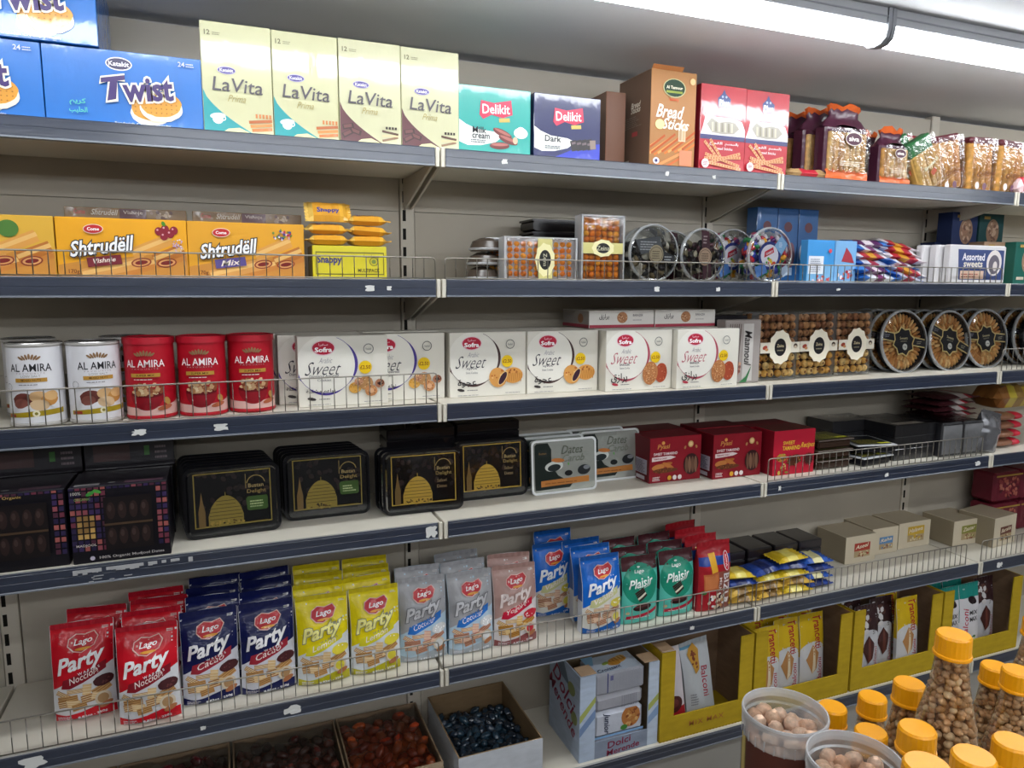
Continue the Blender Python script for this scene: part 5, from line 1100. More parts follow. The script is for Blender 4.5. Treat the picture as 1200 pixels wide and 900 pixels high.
for i in range(3): P(3, 'cb0', None, 1.108 + .166*i, 1.83, 'clear biscuit box behind the %s scalloped-label one' % ('left', 'middle', 'right')[i], 'box', 'clear biscuit boxes, second row')
for g, (x, y, w_) in enumerate(((1.665, 1.765, 'left'), (1.862, 1.765, 'middle'), (2.10, 1.775, 'right'))):
    for j in range(4): P(3, 'rt', round_tray, x - .006*j, y + .045*j, ('round tray of fanned biscuits with black star belt, %s of the three' % w_) if j == 0 else 'round biscuit tray, %s behind the %s front tray' % (ORD[j-1], w_), 'tray', 'round biscuit trays' if j == 0 else 'round biscuit trays in the rows behind', rot=(-.12, (0, .25, -.1)[g], 0))
for j in range(5): P(3, 'rt', None, 2.36 - .006*j, 1.70 + .04*j, 'round biscuit tray by the right edge, %s of its row' % ORD[j], 'tray', 'round biscuit trays at the right edge', rot=(-.12, 0, 0))

# ---------------------------------------------------------------- FOURTH SHELF
def mah(k):
    def f():
        t = Art(); t.P('top_print').rect(.05, .05, .3, .14, '#8a8688').rect(.55, .06, .95, .16, '#6a4a5a').ell(.42, .12, .04, .02, '#b0b0b0').lines(.35, .25, .9, .4, 4, '#3a3440')
        return carton(.186, .165, .13, '#0e0b14', A_mahjool(k), 'date_box', 'carton', dict(top='#1c1622'), topart=t)
    return f
P(4, 'mh0', mah(0), -.707, 1.685, 'dark mosaic-printed box of dates nearest the domed trays, front row', 'box', 'dark mosaic-printed date boxes')
P(4, 'mh1', mah(1), -.9, 1.69, 'dark mosaic-printed box of dates at the left edge, printed upside down', 'box', 'dark mosaic-printed date boxes')
PROTO['mh1']['label'] = 'dark mosaic-printed date box with leaf mark, cut by the left edge'
def mah_back():
    A = Art(); A.P('printed_label').rect(.6, .3, .95, .6, '#3a3540').lines(.62, .32, .93, .58, 6, '#8a8690').rect(.1, .5, .16, .58, '#6aa04a').ell(.2, .35, .03, .03, '#c8c8c8').ell(.45, .42, .03, .03, '#a0a0a0').rect(.05, .62, .5, .75, '#5a3840').lines(.1, .2, .5, .28, 2, '#5a5460')
    return carton(.186, .16, .13, '#15121a', A, 'date_box', 'wrap', dict(top='#221a26'))
for i, (x, y, z, l) in enumerate(((-.705, 1.83, .0, 'dark date box standing behind the right mosaic box'), (-.9, 1.83, .0, 'dark date box standing behind the left mosaic box'), (-.70, 1.85, .161, 'dark date box on top in the back row, right'), (-.89, 1.85, .161, 'dark date box on top in the back row, left'))):
    P(4, 'mhb' if z == 0 else 'mhc', mah_back if z == 0 else (lambda: carton(.186, .075, .1, '#1a151e', (lambda A: A.P('printed_label').rect(.1, .1, .5, .3, '#4a2c2c').rect(.66, .15, .72, .27, '#3f7a34').lines(.78, .1, .95, .3, 3, '#7a6a70'))(Art()), 'date_box', 'wrap')), x, y, l, 'box', 'dark date boxes behind', z)
domes = ((-.482, 1.760, 1, 'first', 6), (-.258, 1.815, 2, 'second', 6), (-.022, 1.765, 3, 'third', 3), (.188, 1.822, 4, 'fourth', 3))
for gi, (x, y, k, nm, n) in enumerate(domes):
    key = 'dt1' if k < 3 else 'dt0'
    P(4, 'dtg' if k == 1 else ('dtg2' if k == 2 else 'dt0'), (lambda k=k: date_tray(A_dome(k < 3))), x, y, ('black date tray with a golden dome, ' + {1: 'nearest the mosaic boxes, bright green label', 2: 'dull green label, second from the mosaic boxes', 3: 'standing furthest forward, beside the fourth golden dome', 4: 'immediately left of the silver packs'}[k]), 'tray', 'black date trays in front', rot=(-.06, 0, (.05, 0, -.03, 0)[gi]))
    for j in range(1, n):
        if y + .029*j > 1.955: break
        P(4, 'dtb', lambda: date_tray(None), x - .004*j, y + .030*j, 'black date tray, %s one behind the %s golden dome from the left' % (ORD[j-1], nm), 'tray', 'black date trays standing behind', rot=(-.06, 0, 0))
def flat_box(w, h, d, c='#19161a', m='blackp'): return carton(w, h, d, c, None, 'date_box', m, bev=.003)
for i, (x, y, z, w_) in enumerate(((-.0, 1.87, 0, 'a'), (.2, 1.89, 0, 'b'))): 
    for j in range(7): P(4, 'fb', lambda: flat_box(.19, .028, .1), x, y, 'flat black box, %s in the stack behind the %s golden dome' % (ORD[j], ('third', 'fourth')[i]), 'box', 'flat black boxes stacked behind', z=.029*j)
def silv():
    mb = MB(); rr_prism(mb, .205, .155, .014, 0, .022, '#b9beb8', 'silver', .0, .004); o = mb.build('date_pack')
    mb = MB(); 
    a = [(x - .1025, -.001, z) for x, z in A_rounded(.205, .155, .014)]; b = [(x - .1025, -.001, z) for x, z in A_rounded(.193, .143, .01, 5, .006, .006)]; k = len(a)
    mb.add(a + b, [(i, (i+1) % k, k + (i+1) % k, k + i) for i in range(k)], '#dfe2e4', 'plast'); mb.build('rim', o)
    lay_print(A_silver(), front(.205), o, .205, m='foil', lim=(.006, .199, .006, .149)); return o
for i, (x, y, l) in enumerate(((.4, 1.80, 'silver date pack at the front, nearest the date trays'), (.385, 1.85, 'silver date pack second in its row'), (.375, 1.90, 'silver date pack last in its row, mostly hidden'), (.585, 1.865, 'silver date pack beside the red tamarind boxes'), (.555, 1.91, 'silver date pack behind the one by the tamarind boxes'))):
    P(4, 'sv', silv, x, y, l, 'pack', 'silver date packs', rot=(-.08, 0, 0))
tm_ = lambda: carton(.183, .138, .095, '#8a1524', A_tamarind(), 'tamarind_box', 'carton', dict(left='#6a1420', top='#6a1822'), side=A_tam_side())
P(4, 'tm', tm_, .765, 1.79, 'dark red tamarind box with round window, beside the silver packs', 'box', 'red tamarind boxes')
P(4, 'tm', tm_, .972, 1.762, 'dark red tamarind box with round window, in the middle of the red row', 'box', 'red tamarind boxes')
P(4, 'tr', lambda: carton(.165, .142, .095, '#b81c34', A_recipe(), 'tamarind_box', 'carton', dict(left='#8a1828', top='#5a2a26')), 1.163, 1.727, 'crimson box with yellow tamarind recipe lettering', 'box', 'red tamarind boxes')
for i, (x, y, l) in enumerate(((.775, 1.888, 'red tamarind box behind the left one'), (.985, 1.862, 'red tamarind box behind the middle one'), (1.165, 1.826, 'red tamarind box behind the recipe box'))): P(4, 'tm', None, x, y, l, 'box', 'red tamarind boxes, back row')
def flat_tray(c, rim, lidc, w=.15, d=.12, h=.032):
    def f():
        mb = MB(); mb.box(-w/2 + .006, w/2 - .006, .006, d - .006, 0, h - .005, c, 'blackp', .006); o = mb.build('food_tray')
        mb = MB(); mb.box(-w/2, w/2, 0, d, h - .006, h - .002, rim, 'plast', .0015); mb.build('rim', o)
        A = Art(); A.P('top_label').rect(.08, .08, .92, d/w - .08, lidc).lines(.15, .15, .8, .5, 4, '#a8a040').rect(.6, .1, .9, .2, '#d8d83a')
        lay_print(A, top(w, h - .002), o, w, off=.001, lim=(0, w, 0, d)); return o
    return f
for j in range(3): P(4, 'ft0', flat_tray('#3a2a22', '#4a3a2e', '#5c5a34'), 1.335, 1.725, 'brown tray of dates with olive lid label, %s of three by the crimson box' % ('bottom', 'middle', 'top')[j], 'tray', 'brown trays of dates', z=.034*j)
P(4, 'ft0', None, 1.36, 1.86, 'brown date tray pushed to the back near the panel', 'tray', 'brown trays of dates')
for j in range(2): P(4, 'ft1', flat_tray('#1a1a1e', '#b8babc', '#1c1c22', .15, .15), 1.51, 1.71 + .01*j, 'black tray with pale rim, %s of two in the middle' % ('lower', 'upper')[j], 'tray', 'black trays with pale rims', z=.037*j, rot=(0, 0, .1 - .3*j))
def blkc():
    A = Art(); A.P('top_label').rect(.1, .05, .75, .22, '#b0a89c').text('Dates', .4, .13, .3, '#8a6a50', .06, .01)
    return carton(.19, .04, .2, '#16161a', None, 'date_carton', 'wrap', dict(top='#222226', front='#0f0f14'), topart=A)
for j in range(3): P(4, 'bk', blkc, 1.70, 1.735, 'shiny black carton, %s of the nearer stack of three' % ('bottom', 'middle', 'top')[j], 'carton', 'shiny black date cartons', z=.041*j)
for j in range(3): P(4, 'bk2', lambda: carton(.2, .04, .12, '#1c1c20', None, 'date_carton', 'wrap', dict(top='#2a2a2e')), 1.56, 1.865, 'shiny black carton, %s of the stack at the back' % ('bottom', 'middle', 'top')[j], 'carton', 'shiny black date cartons', z=.041*j)
def filmbox():
    mb = MB(); mb.box(-.05, .05, .006, .2, 0, .12, '#2a2a2e', 'wrap', .004); mb.box(-.046, .046, .004, .01, .01, .11, '#8a8a8c', 'foil'); o = mb.build('wrapped_box')
    rn = random.Random(3); m2 = MB(); vs = [(-.054 + .108*i/8, -.004 - rn.random()*.008, .002 + .12*j/8) for j in range(9) for i in range(9)]; m2.grid(vs, 8, 8, '#fff', 'film'); vs = [(-.054 + .108*i/8, .2*j/8, .124 + rn.random()*.006) for j in range(9) for i in range(9)]; m2.grid(vs, 8, 8, '#fff', 'film'); m2.build('film', o); return o
for i in range(2): P(4, 'fbx', filmbox, 1.855 + .106*i, 1.71, 'film-wrapped dark box, %s of two at the end of the wire guard' % ('left', 'right')[i], 'box', 'film-wrapped dark boxes')
def silverbag():
    o = pouch(.11, .15, .06, '#7c7c80', None, 'film_bag', m='silver', seed=9); return o
P(4, 'sb', silverbag, 2.03, 1.70, 'crumpled clear film bag glinting at the rail joint', 'bag', rot=(0, .25, 0))
def redbar():
    return pillow(.2, .15, .02, '#5c2a30', [(.55, '#4a2228'), (.7, '#c8c0bc'), (.85, '#b02838')], 'snack_pack', 31)
for j in range(9): P(4, 'rb', redbar, 2.0 + .012*(j % 3) - .01*j*.3, 1.80, 'dark red wrapped bar pack, %s up in the stack above the black cartons' % ORD[j], 'pack', 'dark red bar packs stacked', z=.022*j, rot=(0, 0, .12*(j % 2)))
def ringp():
    mb = MB(); n = 14
    mb.blob((0, .06, .016), (.075, .05, .0155), '#8a6048', 'foil', 14, 8); o = mb.build('sausage_pack'); m2 = MB(); m2.blob((.07, .05, .016), (.03, .035, .014), '#c8283c', 'foil', 10, 6); m2.build('red_end', o); return o
for j in range(4): P(4, 'rg', ringp, 2.17, 1.72, 'shiny brown rounded pack with red end, %s of four stacked at the right edge' % ('bottom', 'second', 'third', 'top')[j], 'pack', 'brown rounded packs with red ends', z=.0325*j)
P(4, 'yb', lambda: pillow(.22, .12, .09, '#a89030', [(.3, '#8a5a2c'), (.5, '#b8a438'), (.7, '#8a6a30')], 'snack_bag', 17), 2.25, 1.76, 'olive yellow and brown bag lying above the brown rounded packs', 'bag', z=.135)

# ---------------------------------------------------------------- FIFTH SHELF
Wb, Hb, Db = .127, .222, .062
A_n = {
 'red': lambda: pouch(Wb, Hb, Db, '#dcdce0', A_lago('#cc0c22', '#8a1424', 'Nocciola'), topcol='#b01428', seed=2, sidecol='#c8c4c8'),
 'navy': lambda: pouch(Wb, Hb, Db, '#d8d8e0', A_lago('#0c1650', '#a02838', 'Cacao'), topcol='#10184c', seed=3, sidecol='#141c54'),
 'yellow': lambda: pouch(Wb, Hb, Db, '#d8dce0', A_lago('#e8d408', '#e0d42a', 'Lemon', '#f0e890', '#b8b01a', '#e0d040', '#8a8a70'), topcol='#c8b414', seed=4, sidecol='#c8c8b0'),
 'silver': lambda: pouch(Wb, Hb, Db, '#b8d0e0', A_lago('#a8a8ac', '#2a72c8', 'Coconut', '#c8c8cc', '#a8b0b8', '#d8d8d8', '#6a6a70', waf=('#c8907a', '#b87a60', '#e0b0a0')), topcol='#a4a4a8', seed=5, sidecol='#9ab0c0'),
 'rose': lambda: pouch(Wb, Hb, Db, '#e0d8d8', A_lago('#b8948c', '#c81c3c', 'Yogurt', '#e8d8d4', '#8a4a4a', '#c8283a', None, waf=('#c89040', '#b07a34', '#e0b870')), topcol='#a8847c', seed=6, sidecol='#b8a8a4'),
 'blue': lambda: pouch(Wb, Hb, Db, '#dad8d0', A_lago('#1068cc', '#c8c890', 'Vanilla', '#f0f4f8', '#1a60b0', '#d8c850', waf=('#c09078', '#a87058', '#d8b09a')), topcol='#1858a8', seed=7, sidecol='#d0d4dc'),
}
def BAG(kind, x, y, l, grp, z=0., rot=(0, 0, 0)): P(5, 'bag_' + kind, A_n.get(kind), x, y, l, 'bag', grp, z, rot)
rows = [  # kind, x, y of the front bag, how many behind, step, wording
 ('red', -.815, 1.765, 1, 'red wafer bag nearest the empty left corner', 'left red'), ('red', -.678, 1.695, 3, 'red wafer bag beside the navy bags', 'right red'),
 ('navy', -.549, 1.727, 3, 'navy wafer bag with a glare on its lettering, beside the red one', 'left navy'), ('navy', -.421, 1.724, 3, 'navy wafer bag beside the yellow bags', 'right navy'),
 ('yellow', -.292, 1.715, 3, 'yellow lemon wafer bag beside the navy ones', 'left yellow'), ('yellow', -.162, 1.717, 3, 'yellow lemon wafer bag beside the silver ones', 'right yellow'),
 ('silver', -.033, 1.732, 1, 'silver and light blue coconut wafer bag, left of its pair', 'left silver'), ('silver', .098, 1.725, 2, 'silver and light blue coconut wafer bag, beside the pink one', 'right silver'),
 ('rose', .225, 1.724, 1, 'dusty pink wafer bag with crimson ribbon', 'pink'), ('blue', .482, 1.70, 2, 'bright blue wafer bag standing forward on its own', 'forward blue')]
for kind, x, y, nb_, l, w_ in rows:
    lean = random.uniform(-.02, .02)
    BAG(kind, x, y, l, 'wafer bags in the front row', rot=(-.04, 0, random.uniform(-.04, .04)))
    for j in range(1, nb_ + 1):
        yy = y + .0645*j + .003
        if yy > 1.935: break
        BAG(kind, x + .004*j + random.uniform(-.004, .004) + (.012 if w_ == 'left red' else 0), yy, '%s wafer bag, %s one behind the %s front bag' % ({'rose': 'pink'}.get(kind, kind), ORD[j-1], w_), 'wafer bags in the rows behind', z=random.uniform(0, .006), rot=(-.04, random.uniform(-.03, .03), random.uniform(-.06, .06)))
BAG('blue', .395, 1.845, 'bright blue wafer bag set back against the pink one', 'blue wafer bags at the back')
BAG('blue', .43, 1.915, 'bright blue wafer bag furthest back against the panel', 'blue wafer bags at the back', z=.012)
pl = lambda: pouch(.122, .2, .06, '#5ac0b0', A_plaisir(), 'biscuit_bag', topcol='#4a2228', seed=8, sidecol='#3a9a8a')
for i, (x, y, l) in enumerate(((.612, 1.71, 'green and mint biscuit bag with chocolate picture, left of two'), (.742, 1.713, 'green and mint biscuit bag with chocolate picture, beside the tall red pack'))):
    P(5, 'pl', pl, x, y, l, 'bag', 'green biscuit bags, front')
    for j in (1, 2): P(5, 'pl', None, x + .004*j, y + .064*j, 'green and brown biscuit bag, %s behind the %s one' % (ORD[j-1], ('left', 'right')[i]), 'bag', 'green biscuit bags, behind', z=.004*j, rot=(0, 0, .05*(-1)**j))
bz = lambda: pouch(.12, .215, .055, '#a81c28', A_bizu(), 'biscuit_bag', topcol='#a81c28', seed=10, sidecol='#a01828', m='foil')
P(5, 'bz', bz, .868, 1.70, 'tall red biscuit pack with blue band and upright lettering', 'bag', 'tall red biscuit packs')
for j in (1, 2, 3): P(5, 'bz', None, .862 + .006*j, 1.70 + .062*j, 'tall red biscuit pack, %s one behind the front pack' % ORD[j-1], 'bag', 'tall red biscuit packs', rot=(0, 0, .03*j))
# heap of small wrapped biscuits beside the red pack
def swp(c1, c2, seed): return lambda: pillow(.1, .085, .022, c1, [(.3, c1), (.7, c2), (1, c1)], 'biscuit_pack', seed)
kinds = [('#d8b82a', '#e8d870', 'yellow'), ('#24408c', '#18265c', 'navy'), ('#c8a040', '#8a6a3a', 'gold'), ('#2a58b0', '#e0d8a0', 'blue')]
heap = [(.98, 1.70), (1.085, 1.70), (1.19, 1.70), (1.295, 1.71)]
nm_ = ('next to the tall red pack', 'second from the red pack', 'third from the red pack', 'nearest the bare shelf')
for ci, (x, y) in enumerate(heap):
    for j in range((4, 4, 5, 4)[ci]):
        k = [[2, 2, 1, 0], [2, 2, 0, 1], [0, 2, 0, 1, 0], [1, 3, 1, 3]][ci][j]
        P(5, 'sw%d' % k, swp(kinds[k][0], kinds[k][1], 40 + k), x + random.uniform(-.006, .006), y + .006*j, '%s small biscuit pack, %s up in the pile %s' % (kinds[k][2], ['lowest', 'second', 'third', 'fourth', 'topmost'][j], nm_[ci]), 'pack', 'small wrapped biscuit packs', z=.0235*j, rot=(random.uniform(-.04, .08), random.uniform(-.06, .06), random.uniform(-.15, .15)))
for ci, x in enumerate((1.02, 1.13, 1.24, 1.345)):
    for j in range(4): P(5, 'swb', lambda: carton(.1, .03, .12, '#17151c', None, 'biscuit_pack', 'wrap', dict(top='#1c1a20', front='#241c20'), bev=.004), x, 1.815, 'black topped biscuit pack, %s in pile %s behind the small wrapped packs' % (ORD[j], ('nearest the red pack', 'second', 'third', 'nearest the beige cartons')[ci]), 'pack', 'black topped packs behind', z=.031*j)
be = [(1.60, 1.835, .145, '#a83a2c', 'beige carton with a red label, nearest of the row'), (1.752, 1.865, .13, '#5a88b8', 'beige carton with a blue label, second of the row'), (1.915, 1.875, .165, '#c8a43a', 'beige carton with a golden label, in the middle of the row'),
      (2.13, 1.82, .155, '#8a8a40', 'beige carton with an olive label, behind the tilted one'), (2.26, 1.765, .15, '#6a3a2c', 'beige carton with a brown label, tilted at the right end')]
for i, (x, y, w_, c, l) in enumerate(be):
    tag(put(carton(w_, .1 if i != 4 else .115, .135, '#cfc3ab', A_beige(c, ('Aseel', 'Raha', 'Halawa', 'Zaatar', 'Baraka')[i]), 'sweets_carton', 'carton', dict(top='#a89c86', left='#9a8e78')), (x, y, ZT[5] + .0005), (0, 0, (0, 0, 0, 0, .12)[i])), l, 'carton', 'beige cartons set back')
for i, (x, y) in enumerate(((1.58, 1.972 - .135*0 - .0), )): pass
def jarred(): 
    mb = MB(); mb.box(-.08, .08, 0, .1, 0, .12, '#6a1c2c', 'foil', .01); o = mb.build('sweets_bag'); A = Art(); A.P('printed_picture').dots(.5, .4, .45, .35, 40, .06, ['#8a3a3c', '#b06a5a', '#4a1420', '#a85a4a']).rect(0, .66, 1, .7, '#a88a3a')
    lay_print(A, front(.16), o, .16, lim=(.002, .158, .002, .118)); return o
for i in range(4): P(5, 'jr', jarred, 2.4 + .165*(i % 2), 1.86, 'deep red bag with gold band, %s at the right edge' % ('lower left', 'lower right', 'upper left', 'upper right')[i], 'bag', 'deep red bags at the right edge', z=.13*(i // 2) + .0)

# far left bay slivers behind the upright
def darkbag(): return pouch(.12, .2, .06, '#2a1420', None, 'snack_bag', topcol='#1a0e18', seed=12)
P(5, 'dkb', darkbag, -1.12, 1.84, 'dark maroon bag at the left edge beyond the slotted upright', 'bag')
P(5, 'dkb2', lambda: pouch(.12, .12, .06, '#8a7020', None, 'snack_bag', topcol='#5a4a20', seed=13), -1.11, 1.72, 'small mustard bag low at the left edge beyond the upright', 'bag')

# ---------------------------------------------------------------- BOTTOM SHELF
def open_box(w, d, h, outer, inner, t=.004, slope=0.):
    mb = MB()
    mb.box(-w/2, w/2, 0, d, 0, t, inner, 'board'); o = mb.build('open_carton')
    for nm, b in (('front_wall', (-w/2, w/2, 0, t)), ('back_wall', (-w/2, w/2, d - t, d)), ('side_wall', (-w/2, -w/2 + t, t, d - t)), ('side_wall', (w/2 - t, w/2, t, d - t))):
        m2 = MB(); f = dict(front=outer) if nm == 'front_wall' else dict(left=outer) if b[1] < 0 else {}
        m2.box(b[0], b[1], b[2], b[3], t, h, inner, 'board', 0, f); m2.build(nm, o)
    return o
Z6 = ZT[6]
date_m = {}
def dates(x0, x1, y0, y1, ztop, cols, label, grp, nx, ny, key, big=.017):
    for c in range(3):
        k = (key, c)
        if k not in date_m:
            mb = MB(); mb.blob((0, 0, 0), (big * 1.25, big * .82, big * .72), cols[c], 'date', 9, 7, None, .42 if key == 'b' else .2); date_m[k] = mb.mesh('date')
    for j in range(ny):
        for i in range(nx):
            x = x0 + (x1-x0) * (i + .5 + random.uniform(-.3, .3)) / nx; y = y0 + (y1-y0) * (j + .5 + random.uniform(-.3, .3)) / ny
            o = bpy.data.objects.new('date', date_m[key, random.randrange(3)]); COL.objects.link(o)
            o.location = (x, y, ztop + random.uniform(-.01, .008)); o.rotation_euler = (random.uniform(-.6, .6), random.uniform(-.6, .6), random.random() * 6); tag(o, label, 'date', grp)
    mb = MB(); vs = []; n = 12
    for b in range(n + 1):
        for a in range(n + 1): vs.append((x0 - .004 + (x1-x0+.008) * a/n, y0 - .004 + (y1-y0+.008) * b/n, ztop - .012 + random.uniform(-.004, .004)))
    mb.grid(vs, n, n, cols[2], 'date'); tag(mb.build('date_heap'), 'the packed mass of fruit under the top layer of %s' % grp, 'dates', None, 'stuff')
db = [(-.93, .27, '#4a1a22', '#5c2028', '#2c1016', 'maroon date loose in the leftmost open carton', 'dates in the leftmost carton', 4, 7), (-.655, .268, '#50181c', '#3a1418', '#6a2028', 'wine dark date loose in the second open carton', 'dates in the second carton', 8, 7), (-.378, .272, '#50201c', '#3a1614', '#6a3026', 'dark brown date loose in the third open carton', 'dates in the third carton', 8, 7),
      (-.117, .236, '#a83c1c', '#802814', '#b85226', 'glossy reddish brown date loose beside the white-fronted carton', 'reddish dates in the carton next to the white-fronted one', 7, 8)]
lab = ('open carton at the far bottom left corner, mostly out of frame', 'open carton of wine dark dates at the bottom left', 'open carton of dark brown dates, between wine dark and reddish ones', 'open carton of reddish dates left of the white-fronted carton')
for i, (x, w_, c0, c1, c2, l, g, nx, ny) in enumerate(db):
    tag(put(open_box(w_, .295, .112, '#a8937a', '#8a745c'), (x, 1.69, Z6 + .001)), lab[i], 'carton', 'open date cartons')
    if i == 0: continue
    dates(x - w_/2 + .014, x + w_/2 - .014, 1.71, 1.965, Z6 + .092, (c0, c1, c2), l, g, nx, ny, i)
    rn = random.Random(60 + i); m2 = MB(); m2.grid([(x - w_/2 + .006 + (w_ - .012) * p / 16, 1.70 + .275 * q / 16, Z6 + .107 + rn.uniform(-.006, .006)) for q in range(17) for p in range(17)], 16, 16, '#fff', 'film')
    tag(m2.build('film_sheet'), 'crinkled clear film over the ' + g, 'film', 'clear films over the date cartons')
tag(put(open_box(.245, .31, .115, '#c9cdd4', '#8c7456'), (.163, 1.682, Z6 + .001)), 'open carton with white outside holding blue-black dates', 'carton')
dates(.05, .275, 1.70, 1.965, Z6 + .056, ('#2c3a4a', '#202a36', '#2a4050'), 'blue-black dried date in the white-fronted carton', 'blue-black dates', 10, 12, 'b', .0135)
A = Art(); A.P('lettering').text('www.dates-box', .84, .34, .2, '#50545c', .02, .005, .1, .05)
lay_print(A, lambda a, b, o_: (a + .04, 1.6945 - o_, Z6 + b), bpy.data.objects['open_carton.003'], .248) if False else None

# pale blue display carton with croissants
def dolci():
    w, d, h = .262, .2, .262; t = .004; mb = MB(); mb.box(-w/2, w/2, 0, d, 0, t, '#b8c4d4', 'board'); o = mb.build('display_carton')
    def wall(nm, *b, **k): m2 = MB(); m2.box(*b, k.get('c', '#aab8cc'), 'board', 0, k.get('f')); return m2.build(nm, o)
    L_ = wall('side_wall', -w/2, -w/2 + t, 0, d, t, h, f=dict(right='#9a8468')); wall('side_wall', w/2 - t, w/2, 0, d, t, h, f=dict(left='#9a8468')); wall('back_wall', -w/2 + t, w/2 - t, d - t, d, t, h, c='#9a8468')
    # the front: two posts and a low lip
    wall('front_post', -w/2, -w/2 + .05, -t, 0, 0, h, c='#b6c4d8'); wall('front_post', w/2 - .035, w/2, -t, 0, 0, h, c='#c0ccdc'); wall('front_lip', -w/2 + .05, w/2 - .035, -t, 0, 0, .052, c='#8c96a8')
    for x in (-w/2 + .004, w/2 - .05): m2 = MB(); m2.box(x, x + .05, 0, .05, h, h + .003, '#c8a888', 'board', .001); m2.build('tan_flap', o)
    A = Art(); A.P('side_lettering').poly([(.1, 1.3), (.5, 1.28), (.7, 1.0), (.4, 1.05), (.25, 1.2)], '#6a7a8c').ell(.75, 1.0, .12, .1, '#8a9460').ell(.85, .6, .1, .1, '#8a9460')
    A.text('Dolci', .5, .88, .75, '#8c2444', .26, .012, .1, -.5).text('Merende', .45, .6, 1.0, '#8c2444', .2, .012, .1, -.5)
    lay_print(A, lambda a, b, q: (-w/2 - q, d - a, b), o, d, lim=(.002, d-.002, .002, h-.002))
    A = Art(); A.P('printed_stripes').poly([(0, .55), (.19, .75), (.19, .68), (0, .46)], '#a8b060').poly([(0, .4), (.19, .6), (.19, .5), (0, .3)], '#7890b8').poly([(.87, .5), (1, .62), (1, .54), (.87, .42)], '#a8b060').poly([(.87, .35), (1, .48), (1, .36), (.87, .26)], '#8aa4c8')
    A.P('lettering').text('Dolci', .5, .14, .3, '#8c2444', .08, .012, .1, .1).text('Merende', .55, .05, .42, '#8c2444', .07, .012, .1, .08)
    lay_print(A, lambda a, b, q: (a - w/2, -t - q, b), o, w, lim=(.0, w, .0, h)); return o
X6 = .535
tag(put(dolci(), (X6, 1.695, Z6 + .001)), 'pale blue display carton with dark red lettering, front cut open', 'carton')
def croiss():
    T_ = Art(); T_.P('croissant_picture').ell(.62, .34, .2, .1, '#d8a050', .2).ell(.52, .26, .13, .07, '#c08838').ell(.72, .42, .1, .06, '#e8c078', .2)
    for k in range(5): T_.ell(.48 + .07*k, .3 + .025*k, .016, .075, '#b87c30', .2)
    T_.ell(.36, .3, .08, .04, '#9ab04a', .4).poly([(0, .6), (.25, .6), (.12, .3), (0, .36)], '#8ab8d8'); T_.P('lettering').text('Croissant', .34, .12, .5, '#24305a', .1, .008, .25, .12)
    A = Art(); A.P('side_print').rect(.24, .03, .26, .4, '#2a3470').rect(.3, .25, .36, .34, '#6a6a98')
    for k in range(9): A.rect(.4 + .06*k, .02, .41 + .06*k, .42, '#a8a8b0')
    return carton(.165, .066, .1, '#a4a6b0', A, 'croissant_pack', 'foil', dict(top='#c4d0e0', left='#b4bcc8'), topart=T_, bev=.006)
def crback():
    A = Art(); A.P('side_print')
    for k in range(8): A.rect(.55 + .04*k, .03, .56 + .04*k, .25, '#7a7a84')
    return carton(.165, .052, .1, '#a2a2aa', A, 'croissant_pack', 'foil', dict(top='#b8bac4'), bev=.012)
def crlow():
    A = Art(); A.P('croissant_picture').ell(.74, .3, .19, .2, '#b8763c').dots(.74, .3, .17, .18, 22, .04, ['#8a4a24', '#d8a868', '#c08848']).ell(.6, .12, .07, .05, '#4a8a3a'); A.P('lettering').text('Junior', .24, .27, .4, '#1c2448', .15, .012, .3, -PI/2)
    A.P('blue_edge').rect(0, 0, 1, .05, '#8ab0d8'); return carton(.165, .078, .1, '#c4c8d4', A, 'croissant_pack', 'foil', bev=.01)
P(6, 'cr0', croiss, X6 + .005, 1.702, 'croissant pack with pastry picture on top, topmost in the pale blue carton', 'pack', 'croissant packs', z=.186)
P(6, 'cr1', crback, X6 + .003, 1.700, 'plain silvery croissant pack right under the top one', 'pack', 'croissant packs', z=.133, rot=(0, -.01, 0))
P(6, 'cr2', crlow, X6 + .003, 1.700, 'croissant pack with brown pastry picture and upright lettering on its front', 'pack', 'croissant packs', z=.054)
P(6, 'cr1', None, X6 + .003, 1.702, 'silvery croissant pack at the bottom, mostly behind the carton lip', 'pack', 'croissant packs', z=.0012 + .003)

# yellow display cartons
def ydisp(w, lip_text=None, gap=True):
    def f():
        d, h, t = .17, .285, .004; Yc = '#b89a22'; mb = MB(); mb.box(-w/2, w/2, 0, d, 0, t, Yc, 'board'); o = mb.build('display_carton')
        def wall(nm, *b, **k): m2 = MB(); m2.box(*b, k.get('c', Yc), 'board', 0, k.get('f')); return m2.build(nm, o)
        wall('side_wall', -w/2, -w/2 + t, 0, d, t, h, f=dict(right='#8a6f58')); wall('side_wall', w/2 - t, w/2, 0, d, t, h, f=dict(left='#8a6f58')); wall('back_wall', -w/2 + t, w/2 - t, d - t, d, t, h, c='#8a6f58')
        wall('front_post', -w/2, -w/2 + .048, -t, 0, 0, h); wall('front_post', w/2 - .05, w/2, -t, 0, 0, h); lip = wall('front_lip', -w/2 + .048, w/2 - .05, -t, 0, 0, .075)
        m2 = MB(); n = int(w / .012)
        for k in range(n): m2.box(-w/2 + w*k/n, -w/2 + w*(k+.6)/n, -t - .0008, -t - .0002, -.0002, .004, '#a88c18', 'board')
        tag(m2.build('torn_perforation', o), None, None, kind='stuff')
        if lip_text:
            A = Art(); A.P('lettering').text(lip_text, .5, .035/w*1.1, .38, '#a8682c', .05, .01, 0, 0, None, 0, 1.2); lay_print(A, lambda a, b, q: (a - w/2, -t - q, b), o, w)
        return o
    return f
